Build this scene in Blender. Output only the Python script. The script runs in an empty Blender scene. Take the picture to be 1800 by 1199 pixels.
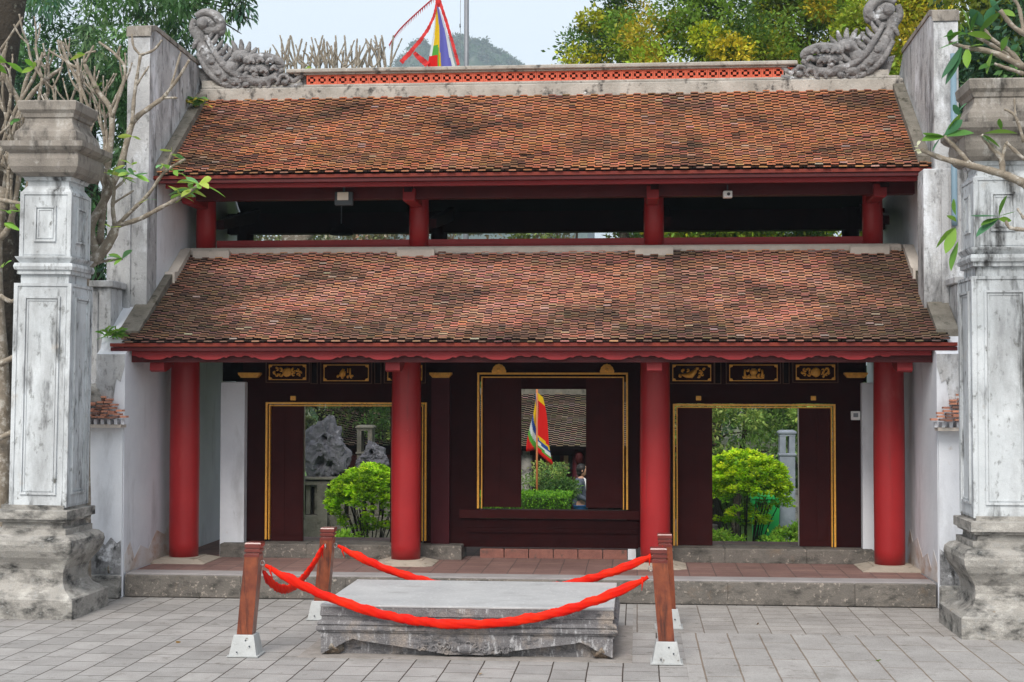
import bpy, math, random
import numpy as np
from mathutils import Vector, Matrix, noise as mnoise
random.seed(7); rng = np.random.default_rng(7)
SC = bpy.context.scene
# ------------------------------------------------------------------ camera
CAMF, PITCH, YAW, ROLL, EYE = 2591.5, .0328, .0850, .0016, 2.4
def cam_axes():
    f = Vector((-math.sin(YAW)*math.cos(PITCH), math.cos(YAW)*math.cos(PITCH), math.sin(PITCH)))
    r = Vector((math.cos(YAW), math.sin(YAW), 0)); u = r.cross(f)
    return r*math.cos(ROLL)+u*math.sin(ROLL), -r*math.sin(ROLL)+u*math.cos(ROLL), f
RT, UP, FW = cam_axes()
def at(px, py, Y=None, Z=None):
    """point of the place measured in the photo at a known depth or height"""
    d = FW + RT*((px-900)/CAMF) - UP*((py-599.5)/CAMF)
    t = Y/d.y if Y is not None else (Z-EYE)/d.z
    return Vector((d.x*t, d.y*t, EYE+d.z*t))
cd = bpy.data.cameras.new('camera'); cam = bpy.data.objects.new('camera', cd); SC.collection.objects.link(cam)
cd.sensor_width = 36; cd.lens = CAMF/1800*36; cd.clip_start = .1; cd.clip_end = 4000
m3 = Matrix((RT, UP, -FW)).transposed(); cam.matrix_world = Matrix.Translation((0, 0, EYE)) @ m3.to_4x4()
SC.camera = cam
SC.render.resolution_x, SC.render.resolution_y = 1024, 682
# ------------------------------------------------------------------ world, sun, exposure
SUN_EL, SUN_AZ = math.radians(46), math.radians(192)      # azimuth from +Y clockwise: behind the camera, to the left
w = bpy.data.worlds.new("World"); SC.world = w; w.use_nodes = True
nt = w.node_tree; nt.nodes.clear()
sky = nt.nodes.new('ShaderNodeTexSky'); sky.sky_type = 'NISHITA'; sky.sun_disc = False
sky.sun_elevation = SUN_EL; sky.sun_rotation = SUN_AZ; sky.dust_density = 4; sky.air_density = 1.2
sb = nt.nodes.new('ShaderNodeBackground'); sb.inputs['Strength'].default_value = .05
cb = nt.nodes.new('ShaderNodeBackground'); cb.inputs['Color'].default_value = (.90, .945, .975, 1); cb.inputs['Strength'].default_value = .64
ad = nt.nodes.new('ShaderNodeAddShader'); wo = nt.nodes.new('ShaderNodeOutputWorld')
nt.links.new(sky.outputs[0], sb.inputs[0]); nt.links.new(sb.outputs[0], ad.inputs[0]); nt.links.new(cb.outputs[0], ad.inputs[1]); nt.links.new(ad.outputs[0], wo.inputs[0])
sd = bpy.data.lights.new('sun', 'SUN'); sd.energy = 2.3; sd.angle = math.radians(26); sd.color = (1, .96, .90)
so = bpy.data.objects.new('sun', sd); SC.collection.objects.link(so)
sdir = Vector((math.sin(SUN_AZ)*math.cos(SUN_EL), math.cos(SUN_AZ)*math.cos(SUN_EL), math.sin(SUN_EL)))
so.rotation_euler = sdir.to_track_quat('Z', 'Y').to_euler()
SC.view_settings.view_transform = 'Standard'; SC.view_settings.look = 'None'; SC.view_settings.exposure = .50; SC.view_settings.gamma = 1
SC.view_settings.use_curve_mapping = False
# ------------------------------------------------------------------ materials
def mat(name, c1, c2=None, scale=6, rough=.8, bump=0, bscale=40, stains=(), vcol=False, fine=.0, metal=0, transl=0, coat=0, detail=6, spec=.3):
    m = bpy.data.materials.new(name); m.use_nodes = True; t = m.node_tree; N = t.nodes; L = t.links
    b = N['Principled BSDF']; b.inputs['Roughness'].default_value = rough; b.inputs['Specular IOR Level'].default_value = spec; b.inputs['Metallic'].default_value = metal
    if coat: b.inputs['Coat Weight'].default_value = coat; b.inputs['Coat Roughness'].default_value = .2
    tc = N.new('ShaderNodeTexCoord')
    def noise(sc, vec=(1, 1, 1), det=detail, ro=.6, off=0):
        mp = N.new('ShaderNodeMapping'); mp.inputs['Scale'].default_value = vec; mp.inputs['Location'].default_value = (off, off*.7, off*1.3)
        n = N.new('ShaderNodeTexNoise'); n.inputs['Scale'].default_value = sc; n.inputs['Detail'].default_value = det; n.inputs['Roughness'].default_value = ro
        L.new(tc.outputs['Object'], mp.inputs[0]); L.new(mp.outputs[0], n.inputs['Vector']); return n.outputs['Fac']
    def ramp(src, a, bb):
        r = N.new('ShaderNodeMapRange'); r.inputs['From Min'].default_value = a; r.inputs['From Max'].default_value = bb
        L.new(src, r.inputs['Value']); return r.outputs['Result']
    def mixc(fac, A, B, mode='MIX'):
        x = N.new('ShaderNodeMix'); x.data_type = 'RGBA'; x.blend_type = mode
        if isinstance(fac, float): x.inputs[0].default_value = fac
        else: L.new(fac, x.inputs[0])
        for s, val in ((6, A), (7, B)):
            if isinstance(val, tuple): x.inputs[s].default_value = (*val, 1)
            else: L.new(val, x.inputs[s])
        return x.outputs[2]
    col = c1 if c2 is None else mixc(ramp(noise(scale), .3, .7), c1, c2)
    if vcol:
        at_ = N.new('ShaderNodeAttribute'); at_.attribute_name = 'Col'
        col = mixc(1.0, col, at_.outputs['Color'], 'MULTIPLY')
    for i, (sc_, scl, vec, a, bb) in enumerate(stains):
        col = mixc(ramp(noise(scl, vec, 8, .65, 3.1*(i+1)), a, bb), col, sc_)
    if fine:
        g = ramp(noise(110, (1, 1, 1), 3, .7, 9), .3, .7); k = N.new('ShaderNodeMapRange'); k.inputs['To Min'].default_value = 1-fine; k.inputs['To Max'].default_value = 1+fine*.6
        L.new(g, k.inputs['Value']); cc = N.new('ShaderNodeCombineColor')
        for q in range(3): L.new(k.outputs[0], cc.inputs[q])
        col = mixc(1.0, col, cc.outputs[0], 'MULTIPLY')
    if isinstance(col, tuple): b.inputs['Base Color'].default_value = (*col, 1)
    else: L.new(col, b.inputs['Base Color'])
    if bump:
        bn = N.new('ShaderNodeBump'); bn.inputs['Strength'].default_value = 1; bn.inputs['Distance'].default_value = bump
        L.new(noise(bscale, (1, 1, 1), 6, .6, 5), bn.inputs['Height']); L.new(bn.outputs[0], b.inputs['Normal'])
    if transl:
        tr = N.new('ShaderNodeBsdfTranslucent'); ms = N.new('ShaderNodeMixShader'); ms.inputs[0].default_value = transl
        if isinstance(col, tuple): tr.inputs[0].default_value = (*col, 1)
        else: L.new(col, tr.inputs[0])
        out = N['Material Output']; L.new(b.outputs[0], ms.inputs[1]); L.new(tr.outputs[0], ms.inputs[2]); L.new(ms.outputs[0], out.inputs[0])
    return m
Mt = {}
S = (1, 1, 1); V = (1, 1, .16)
Mt['white'] = mat('whitewash', (.76, .78, .82), (.62, .64, .69), 1.3, .9, .004, 14, [((.34, .34, .35), 2.2, (1, 1, .3), .54, .82), ((.46, .37, .31), 3.5, S, .64, .8), ((.16, .16, .16), 7, (1.3, 1.3, .3), .66, .8)], fine=.05)
Mt['pillar'] = mat('pillar_whitewash', (.64, .67, .69), (.50, .53, .55), 2.2, .88, .005, 30, [((.26, .265, .27), 1.6, (1.6, 1.6, .5), .45, .74), ((.06, .06, .06), 4.0, (1.3, 1.3, .30), .53, .68), ((.10, .10, .09), 13, (1, 1, .6), .58, .72), ((.42, .38, .33), 3, S, .62, .78)], fine=.1)
Mt['cement'] = mat('weathered_cement', (.40, .38, .35), (.25, .24, .22), 2.4, .93, .008, 45, [((.56, .54, .50), 2.6, (1, 1, 2.2), .52, .70), ((.045, .045, .043), 3.6, (1, 1, 2.0), .47, .66), ((.30, .30, .29), 16, S, .56, .70), ((.24, .16, .09), 7, S, .66, .78)], fine=.22)
Mt['capstone'] = mat('brown_cement', (.31, .28, .245), (.19, .17, .15), 2.8, .93, .006, 50, [((.46, .44, .41), 4.0, (1.4, 1.4, .5), .54, .72), ((.06, .055, .05), 5.5, (1.3, 1.3, .5), .52, .70), ((.36, .34, .31), 15, S, .60, .72)], fine=.2)
Mt['gable'] = mat('streaked_plaster', (.50, .50, .50), (.32, .32, .33), 2.0, .92, .010, 30, [((.66, .68, .71), 2.8, (1.4, 1.4, .6), .50, .68), ((.08, .08, .08), 3.2, (1.3, 1.3, .38), .50, .68), ((.12, .12, .115), 11, (1, 1, .6), .56, .70)], fine=.15)
Mt['ridge'] = mat('ridge_plaster', (.46, .43, .39), (.27, .25, .22), 3.0, .93, .010, 30, [((.07, .065, .06), 6, (1.2, 1, 1.2), .55, .68), ((.70, .70, .70), 9, (1, 1, 1.4), .66, .72)], fine=.15)
Mt['oldcoping'] = mat('mossy_coping', (.22, .20, .17), (.12, .11, .09), 5, .95, .015, 30, [((.06, .055, .04), 7, S, .54, .68)], fine=.2)
Mt['grime'] = mat('grimy_render', (.34, .34, .35), (.12, .12, .12), 8, .95, .015, 30, [((.66, .67, .70), 6, S, .52, .64), ((.04, .04, .04), 7, (1.5, 1.5, .6), .55, .66)], fine=.2)
Mt['damp'] = mat('damp_lime', (.66, .66, .68), (.56, .50, .45), 3, .9, .005, 25, [((.48, .34, .26), 3, (1, 1, 1.6), .46, .66), ((.22, .18, .15), 8, S, .60, .74)], fine=.1)
Mt['dragon'] = mat('carved_plaster', (.33, .32, .32), (.12, .115, .115), 7.0, .93, .035, 22, [((.64, .66, .69), 6, S, .58, .68), ((.05, .05, .05), 9, S, .58, .72)], fine=.15)
Mt['cream'] = mat('cream_mortar', (.62, .56, .50), (.48, .43, .38), 4.0, .9, .006, 30, [((.25, .23, .2), 6, S, .62, .75)], fine=.1)
Mt['tile'] = mat('clay_tile', (1., 1., 1.), (.88, .86, .84), 8, .85, .002, 90, [((.09, .06, .045), 5, S, .62, .92)], vcol=True, fine=.12)
Mt['mosstile'] = mat('mossy_clay_tile', (1., 1., 1.), (.88, .86, .84), 8, .88, .002, 90, [((.11, .085, .055), 1.6, (1, 1.5, 1.5), .60, .98), ((.07, .055, .042), 5, S, .60, .90)], vcol=True, fine=.12)
Mt['red'] = mat('red_lacquer', (.35, .017, .019), (.26, .012, .014), 1.4, .40, .0015, 25, [((.36, .07, .06), 3, (1, 1, .35), .60, .8), ((.14, .02, .02), 5, (2, 2, .2), .62, .78), ((.44, .18, .15), 26, (1, 1, .7), .70, .76)], fine=.08, coat=.08)
Mt['redwood'] = mat('red_painted_wood', (.28, .019, .023), (.22, .014, .017), 2.5, .5, .002, 30, [((.36, .05, .05), 6, (.3, 1, 1), .62, .8)], fine=.06)
Mt['battenred'] = mat('orange_red_batten', (.20, .028, .012), (.12, .012, .010), 6, .6)
Mt['reddark'] = mat('dark_red_wood', (.085, .006, .008), (.06, .005, .006), 3, .5, .002, 30)
Mt['wood'] = mat('dark_timber', (.026, .0046, .005), (.017, .0035, .004), 4, .6, .0015, 30, spec=.06)
Mt['jamb'] = mat('brown_timber', (.06, .010, .014), (.042, .007, .010), 4, .5, spec=.12)
Mt['leafwood'] = mat('door_timber', (.045, .0075, .0075), (.030, .0055, .006), 4, .55, .001, 30, spec=.08)
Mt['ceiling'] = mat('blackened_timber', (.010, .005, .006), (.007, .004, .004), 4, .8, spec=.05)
Mt['gold'] = mat('gilt', (.85, .42, .05), (.60, .27, .035), 30, .42, .002, 60, metal=.1, spec=.5, stains=[((.12, .05, .015), 25, S, .6, .75)])
Mt['stone'] = mat('kerb_stone', (.19, .17, .15), (.115, .105, .095), 2.0, .92, .010, 45, [((.05, .048, .042), 5, (1, 1, 2), .50, .70), ((.40, .35, .30), 22, S, .58, .70), ((.20, .15, .11), 3, S, .60, .76)], fine=.2)
Mt['floorrim'] = mat('worn_rim_stone', (.34, .32, .32), (.26, .24, .24), 3, .8, .004, 40, fine=.1)
Mt['plinth'] = mat('plinth_stone', (.42, .36, .30), (.34, .30, .25), 4, .85, .006, 40, [((.20, .17, .13), 6, S, .55, .7)], fine=.12)
Mt['slabtop'] = mat('pale_slab_stone', (.44, .44, .44), (.34, .34, .345), 2.2, .75, .002, 60, [((.52, .53, .53), 25, S, .55, .7), ((.24, .235, .225), 4, (.6, 1, 1), .56, .8)], fine=.06)
Mt['slab'] = mat('carved_blue_stone', (.22, .21, .215), (.13, .125, .13), 5, .85, .012, 60, [((.33, .28, .24), 3.5, S, .52, .70), ((.50, .50, .51), 18, (1.3, 1, .35), .56, .70), ((.05, .05, .055), 8, (.6, 1, 2), .55, .68), ((.45, .44, .43), 55, S, .60, .72)], fine=.35)
Mt['post'] = mat('varnished_post_wood', (.26, .066, .024), (.13, .028, .013), 9, .30, .002, 30, [((.055, .016, .010), 7, (3, 3, .30), .50, .66)], coat=.5)
Mt['postcap'] = mat('cherry_post_wood', (.17, .035, .026), (.11, .02, .016), 9, .28, coat=.6)
Mt['foot'] = mat('chipped_white_paint', (.46, .475, .475), (.36, .37, .37), 8, .5, .003, 40, [((.30, .30, .29), 6, S, .54, .72), ((.12, .09, .07), 16, S, .62, .68)])
Mt['steel'] = mat('dull_steel', (.5, .48, .46), None, rough=.35, metal=.9)
Mt['ribbon'] = mat('red_satin', (.60, .003, .003), (.72, .026, .003), 5, .55, .003, 26, transl=.04, spec=.12)  # oranger second tone paints the highlights of lit satin into the red
Mt['brick'] = mat('worn_brick', (.30, .13, .10), (.20, .09, .075), 8, .9, .006, 40, [((.10, .08, .07), 9, S, .58, .7)], fine=.2)
Mt['lattice'] = mat('orange_ceramic', (.66, .135, .07), (.50, .095, .05), 8, .7, .003, 40, fine=.15)
Mt['leaf'] = mat('leaf', (1., 1., 1.), (.8, .85, .7), 3, .55, vcol=True, transl=.35)
Mt['bark'] = mat('pale_bark', (.32, .275, .22), (.17, .14, .105), 9, .85, .008, 50, [((.50, .47, .42), 14, S, .52, .66)], fine=.2)
Mt['darkbark'] = mat('dark_bark', (.05, .04, .03), (.02, .017, .013), 5, .95, .04, 14, [((.16, .16, .13), 9, S, .6, .7)], fine=.2)
Mt['rock'] = mat('scholar_rock', (.17, .17, .19), (.10, .10, .12), 5, .9, .03, 18, [((.30, .30, .33), 9, S, .58, .68), ((.06, .06, .06), 7, S, .58, .68)], fine=.2)
Mt['oldstone'] = mat('mossy_masonry', (.20, .19, .16), (.11, .105, .085), 4, .95, .015, 30, [((.05, .05, .04), 6, (1, 1, .6), .55, .68), ((.30, .24, .12), 5, S, .62, .74)], fine=.2)
Mt['grass'] = mat('grass', (.09, .17, .03), (.05, .11, .02), 8, .9, .02, 40, fine=.3)
Mt['earth'] = mat('earth', (.12, .10, .06), (.06, .09, .03), 3, .95, .02, 20)
Mt['grey'] = mat('grey_metal', (.22, .23, .25), (.16, .17, .19), 5, .5, metal=.3)
Mt['whitepl'] = mat('white_plastic', (.75, .75, .74), None, rough=.4)
Mt['greybox'] = mat('dark_housing', (.06, .07, .08), None, rough=.45)
Mt['lens'] = mat('pale_lens', (.75, .66, .55), None, rough=.2)
Mt['bin'] = mat('green_plastic', (.01, .28, .19), None, rough=.4)
Mt['greensheet'] = mat('green_sheeting', (.02, .36, .08), (.015, .27, .06), 5, .6)
Mt['cloth'] = mat('flag_cloth', (1., 1., 1.), None, rough=.75, vcol=True, transl=.4)
Mt['skin'] = mat('skin', (.42, .24, .16), None, rough=.5)
Mt['hair'] = mat('black_hair', (.012, .010, .010), None, rough=.5)
Mt['jacket'] = mat('slate_jacket', (.10, .12, .16), (.06, .07, .10), 12, .8)
Mt['shirt'] = mat('white_shirt', (.75, .75, .76), None, rough=.8)
Mt['jeans'] = mat('blue_jeans', (.02, .10, .28), None, rough=.8)
Mt['pipe'] = mat('blue_grey_pipe', (.16, .24, .30), None, rough=.4)
Mt['hill'] = mat('wooded_rock', (.045, .075, .035), (.02, .04, .018), .12, .95, .8, .3, [((.13, .13, .11), .07, S, .62, .72)])
# paving with laid blocks
def paving_mat(name, c1, c2, cm, bw, bh, rot=0, mortar=.008, bump=.012, off=.5, loc=(0, 0, 0)):
    m = mat(name, (.5, .5, .5), (.38, .38, .375), .9, .75, 0, [], [((.30, .29, .27), 2.6, S, .56, .78), ((.22, .21, .19), 9, S, .64, .8)], fine=.2) if False else mat(name, (.5, .495, .485), (.37, .36, .35), 2.2, .75, stains=[((.30, .29, .27), 2.6, S, .56, .78), ((.20, .185, .16), 9, S, .58, .78), ((.62, .60, .60), 30, S, .62, .74)], fine=.3); t = m.node_tree; N = t.nodes; L = t.links
    b = N['Principled BSDF']; old = b.inputs['Base Color'].links[0].from_socket
    tc = [n for n in N if n.type == 'TEX_COORD'][0]
    mp = N.new('ShaderNodeMapping'); mp.inputs['Rotation'].default_value = (0, 0, rot); mp.inputs['Location'].default_value = loc
    dn = N.new('ShaderNodeTexNoise'); dn.inputs['Scale'].default_value = 2.5; dn.inputs['Detail'].default_value = 3
    dv = N.new('ShaderNodeVectorMath'); dv.operation = 'MULTIPLY_ADD'; dv.inputs[1].default_value = (.014, .014, 0)
    L.new(tc.outputs['Object'], dn.inputs['Vector']); L.new(dn.outputs['Color'], dv.inputs[0]); L.new(tc.outputs['Object'], dv.inputs[2])
    L.new(dv.outputs[0], mp.inputs[0])
    br = N.new('ShaderNodeTexBrick'); br.inputs['Scale'].default_value = 1; br.inputs['Brick Width'].default_value = bw; br.inputs['Row Height'].default_value = bh
    br.inputs['Mortar Size'].default_value = mortar; br.inputs['Mortar Smooth'].default_value = .25; br.inputs['Color1'].default_value = (*c1, 1); br.inputs['Color2'].default_value = (*c2, 1)
    br.inputs['Mortar'].default_value = (*cm, 1); br.offset = off; br.inputs['Bias'].default_value = 0
    L.new(mp.outputs[0], br.inputs['Vector'])
    x = N.new('ShaderNodeMix'); x.data_type = 'RGBA'; x.blend_type = 'MULTIPLY'; x.inputs[0].default_value = 1
    L.new(br.outputs['Color'], x.inputs[6]); 
    g = N.new('ShaderNodeVectorMath'); g.operation = 'SCALE'; g.inputs['Scale'].default_value = 2.1; L.new(old, g.inputs[0]); L.new(g.outputs[0], x.inputs[7])
    L.new(x.outputs[2], b.inputs['Base Color'])
    bn = N.new('ShaderNodeBump'); bn.inputs['Distance'].default_value = bump; bn.invert = True
    n2 = N.new('ShaderNodeTexNoise'); n2.inputs['Scale'].default_value = 60; n2.inputs['Detail'].default_value = 4; L.new(tc.outputs['Object'], n2.inputs['Vector'])
    ma = N.new('ShaderNodeMath'); ma.operation = 'MULTIPLY_ADD'; ma.inputs[1].default_value = .25; L.new(n2.outputs[0], ma.inputs[0]); L.new(br.outputs['Fac'], ma.inputs[2])
    L.new(ma.outputs[0], bn.inputs['Height']); L.new(bn.outputs[0], b.inputs['Normal'])
    return m
Mt['paving'] = paving_mat('paving_blocks', (.385, .372, .365), (.305, .297, .292), (.06, .045, .035), .40, .305, math.pi/2, .0060, .010, .5, (.1, .12, 0))
Mt['paving_long'] = paving_mat('long_paving_slabs', (.385, .373, .366), (.325, .316, .31), (.24, .19, .15), .85, .31, math.pi/2, .0075, .006, .37, (.3, .05, 0))
Mt['paving_small'] = paving_mat('small_paving_slabs', (.385, .368, .355), (.315, .302, .292), (.20, .165, .14), .26, .33, math.pi/2, .006, .006, .5, (.0, .0, 0))
Mt['terracotta'] = paving_mat('terracotta_floor', (.27, .165, .145), (.21, .125, .115), (.13, .095, .09), .3, .2, 0, .006, .004, 0)
# ------------------------------------------------------------------ mesh helpers
class MB:
    def __init__(s): s.v = []; s.f = []; s.c = []; s.sm = []
    def add(s, vs, fs, col=None, smooth=False):
        o = len(s.v); s.v.extend([tuple(p) for p in vs]); s.f.extend([tuple(i+o for i in q) for q in fs])
        s.c.extend([col or (1, 1, 1)]*len(fs)); s.sm.extend([smooth]*len(fs)); return s
    def box(s, x0, x1, y0, y1, z0, z1, col=None, bev=0):
        if bev:
            b = bev; P = [(x0, y0), (x1, y0), (x1, y1), (x0, y1)]
            def ring(i, z): return [(x0+i, y0+i, z), (x1-i, y0+i, z), (x1-i, y1-i, z), (x0+i, y1-i, z)]
            vs = ring(b, z0)+ring(0, z0+b)+ring(0, z1-b)+ring(b, z1); fs = [(3, 2, 1, 0), (12, 13, 14, 15)]
            for k in range(3):
                for i in range(4): j = (i+1) % 4; fs.append((k*4+i, k*4+j, k*4+4+j, k*4+4+i))
            return s.add(vs, fs, col)
        vs = [(x0, y0, z0), (x1, y0, z0), (x1, y1, z0), (x0, y1, z0), (x0, y0, z1), (x1, y0, z1), (x1, y1, z1), (x0, y1, z1)]
        return s.add(vs, [(3, 2, 1, 0), (4, 5, 6, 7), (0, 1, 5, 4), (1, 2, 6, 5), (2, 3, 7, 6), (3, 0, 4, 7)], col)
    def squarelathe(s, cx, cy, prof, ky=1.0, cham=0):
        vs = []; fs = []
        n = 8 if cham else 4
        for h, z in prof:
            if cham:
                c = h*cham
                ps = [(h-c, -h), (h, -h+c), (h, h-c), (h-c, h), (-h+c, h), (-h, h-c), (-h, -h+c), (-h+c, -h)]
            else: ps = [(-h, -h), (h, -h), (h, h), (-h, h)]
            vs += [(cx+a, cy+b*ky, z) for a, b in ps]
        for k in range(len(prof)-1):
            for i in range(n): j = (i+1) % n; fs.append((k*n+i, k*n+j, k*n+n+j, k*n+n+i))
        fs.append(tuple(range(n-1, -1, -1))); fs.append(tuple((len(prof)-1)*n+i for i in range(n)))
        return s.add(vs, fs)
    def lathe(s, cx, cy, prof, n=24, smooth=True, wob=0):
        vs = []; fs = []
        for r, z in prof:
            for i in range(n):
                a = 2*math.pi*i/n; q = r*(1+wob*math.sin(3*a+z*7)); vs.append((cx+q*math.cos(a), cy+q*math.sin(a), z))
        for k in range(len(prof)-1):
            for i in range(n): j = (i+1) % n; fs.append((k*n+i, k*n+j, k*n+n+j, k*n+n+i))
        s.add(vs, fs, None, smooth); o = len(s.v)-len(vs)
        s.f.append(tuple(o+n-1-i for i in range(n))); s.f.append(tuple(o+(len(prof)-1)*n+i for i in range(n))); s.c += [(1, 1, 1)]*2; s.sm += [False]*2
        return s
    def tube(s, pts, rads, n=8, col=None, flat=None, twist=0, cap=True):
        pts = [Vector(p) for p in pts]
        if not hasattr(rads, '__len__'): rads = [rads]*len(pts)
        vs = []; fs = []; ref = None
        for k, p in enumerate(pts):
            d = (pts[min(k+1, len(pts)-1)]-pts[max(k-1, 0)]).normalized()
            if ref is None: ref = Vector((0, 0, 1)) if abs(d.z) < .9 else Vector((0, 1, 0))
            a = (ref-d*ref.dot(d)).normalized(); ref = a; b = d.cross(a)
            for i in range(n):
                t = 2*math.pi*i/n+twist*k; ca, sa = math.cos(2*math.pi*i/n), math.sin(2*math.pi*i/n)
                if flat: 
                    ct, st = math.cos(twist*k), math.sin(twist*k); u_, v_ = ca, sa*flat
                    ca, sa = u_*ct-v_*st, u_*st+v_*ct
                vs.append(p+(a*ca+b*sa)*rads[k])
        for k in range(len(pts)-1):
            for i in range(n): j = (i+1) % n; fs.append((k*n+i, k*n+j, k*n+n+j, k*n+n+i))
        if cap: fs.append(tuple(range(n-1, -1, -1))); fs.append(tuple((len(pts)-1)*n+i for i in range(n)))
        return s.add(vs, fs, col, True)
    def extr(s, poly, y0, y1, axis='y', col=None):
        """polygon (a,b) extruded: axis y -> (a,y,b); axis x -> (x,a,b)"""
        n = len(poly)
        if axis == 'y': vs = [(a, y0, b) for a, b in poly]+[(a, y1, b) for a, b in poly]
        else: vs = [(y0, a, b) for a, b in poly]+[(y1, a, b) for a, b in poly]
        fs = [tuple(range(n)), tuple(range(2*n-1, n-1, -1))]+[((i+1) % n, i, n+i, n+(i+1) % n) for i in range(n)]
        return s.add(vs, fs, col)
    def ball(s, c, r, n=10, jitter=0, col=None):
        c = Vector(c); r = Vector(r) if hasattr(r, '__len__') else Vector((r, r, r)); vs = []; fs = []
        for k in range(n+1):
            th = math.pi*k/n
            for i in range(2*n):
                ph = math.pi*i/n; j = 1+random.uniform(-jitter, jitter)
                vs.append((c.x+r.x*math.sin(th)*math.cos(ph)*j, c.y+r.y*math.sin(th)*math.sin(ph)*j, c.z+r.z*math.cos(th)*j))
        for k in range(n):
            for i in range(2*n): j = (i+1) % (2*n); fs.append((k*2*n+i, (k+1)*2*n+i, (k+1)*2*n+j, k*2*n+j))
        return s.add(vs, fs, col, True)
    def build(s, name, m, parent=None, recalc=True):
        me = bpy.data.meshes.new(name); me.from_pydata(s.v, [], s.f); me.materials.append(m)
        me.polygons.foreach_set('use_smooth', s.sm)
        if any(c != (1, 1, 1) for c in s.c):
            ca = me.color_attributes.new('Col', 'FLOAT_COLOR', 'CORNER'); arr = []
            for p, c in zip(me.polygons, s.c): arr.extend(list((*c, 1))*p.loop_total)
            ca.data.foreach_set('color', arr)
        if recalc:
            import bmesh
            bm = bmesh.new(); bm.from_mesh(me); bmesh.ops.recalc_face_normals(bm, faces=bm.faces); bm.to_mesh(me); bm.free()
        me.update(); o = bpy.data.objects.new(name, me); SC.collection.objects.link(o)
        if parent: o.parent = parent
        return o
def tag(o, label=None, cat=None, group=None, kind=None):
    if label: o['label'] = label
    if cat: o['category'] = cat
    if group: o['group'] = group
    if kind: o['kind'] = kind
    return o
def thing(name, label, cat, loc=(0, 0, 0), group=None):
    o = bpy.data.objects.new(name, None); SC.collection.objects.link(o); o.location = loc; o.empty_display_size = .2
    return tag(o, label, cat, group)
def finish(root):
    """children were built in world coordinates: bring them into the frame of their thing"""
    for c in root.children: c.matrix_parent_inverse = Matrix.Translation(-Vector(root.location))
def rebase(root, loc):
    root.location = loc; finish(root); return root
def leaves(name, P, D, Ln, Wd, C, parent=None, m='leaf', label=None, segs=1, droop=.3):
    """many leaf-sized faces: P base points, D directions, Ln lengths, Wd widths, C colours"""
    P = np.asarray(P, float); D = np.asarray(D, float); n = len(P); D = D/np.linalg.norm(D, axis=1, keepdims=True)
    R = rng.normal(size=(n, 3)); R[:, 2] *= .35; Sd = np.cross(D, np.cross(D, R)*-1); Sd = Sd/np.linalg.norm(Sd, axis=1, keepdims=True)
    Nn = np.cross(Sd, D); Ln = np.asarray(Ln)[:, None]; Wd = np.asarray(Wd)[:, None]
    if segs == 1:
        v = np.stack([P, P+D*Ln*.45+Sd*Wd*.5, P+D*Ln*.95-Nn*Ln*.12*droop, P+D*Ln*.45-Sd*Wd*.5], 1); k = 4
        faces = np.arange(n*4).reshape(n, 4); loops = faces.ravel(); nf = n; tot = 4; ls = np.arange(nf)*4
    else:
        prof = [(0, .08), (.2, .55), (.45, 1), (.7, .92), (.88, .5), (1, .03)]; rows = []
        for t, wv in prof:
            cen = P+D*Ln*t; cen = cen.copy(); cen[:, 2:] -= Ln*droop*t*t
            rows += [cen+Sd*Wd*.5*wv+Nn*Wd*.12*wv, cen, cen-Sd*Wd*.5*wv+Nn*Wd*.12*wv]
        v = np.stack(rows, 1); k = len(prof)*3; q = []
        for r in range(len(prof)-1):
            for c in range(2): a = r*3+c; q.append([a, a+1, a+4, a+3])
        q = np.array(q); faces = (q[None]+np.arange(n)[:, None, None]*k).reshape(-1, 4); loops = faces.ravel(); nf = len(faces)
    me = bpy.data.meshes.new(name); me.vertices.add(n*k); me.vertices.foreach_set('co', v.reshape(-1)); me.loops.add(nf*4); me.loops.foreach_set('vertex_index', loops.astype(np.int32))
    me.polygons.add(nf); me.polygons.foreach_set('loop_start', (np.arange(nf)*4).astype(np.int32)); me.polygons.foreach_set('loop_total', np.full(nf, 4, np.int32))
    me.update(calc_edges=True); me.materials.append(Mt[m])
    if segs > 1: me.polygons.foreach_set('use_smooth', np.ones(nf, bool))
    ca = me.color_attributes.new('Col', 'FLOAT_COLOR', 'POINT'); cc = np.ones((n, k, 4)); cc[:, :, :3] = np.asarray(C)[:, None, :]
    ca.data.foreach_set('color', cc.reshape(-1)); o = bpy.data.objects.new(name, me); SC.collection.objects.link(o)
    if parent: o.parent = parent
    return o
def crown(name, clumps, per, size, asp, cols, parent, hang=0.0, jit=.25, flatz=1.0, m='leaf'):
    """clumps: (x,y,z,rx,ry,rz); leaves lie mostly near each clump's surface"""
    P = []; D = []; Lh = []; C = []
    for c in clumps:
        n = int(per*rng.uniform(.75, 1.25)); d = rng.normal(size=(n, 3)); d /= np.linalg.norm(d, axis=1, keepdims=True)
        r = rng.uniform(.35, 1.0, size=(n, 1))**.5*(1+.18*rng.normal(size=(n, 1)))
        p = np.array(c[:3])+d*r*np.array(c[3:6]); P.append(p)
        dd = d+rng.normal(size=(n, 3))*.8; dd[:, 2] -= hang; dd[:, 2] *= flatz; D.append(dd)
        base = np.array(cols[rng.integers(len(cols))])*rng.uniform(1-jit, 1+jit)
        C.append(base[None]*rng.uniform(.7, 1.35, size=(n, 1))*(1+rng.normal(size=(n, 3))*.06))
        Lh.append(size*rng.uniform(.6, 1.3, size=n))
    P = np.concatenate(P); D = np.concatenate(D); C = np.clip(np.concatenate(C), .003, 1); Lh = np.concatenate(Lh)
    return leaves(name, P, D, Lh, Lh*asp, C, parent, m)
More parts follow.
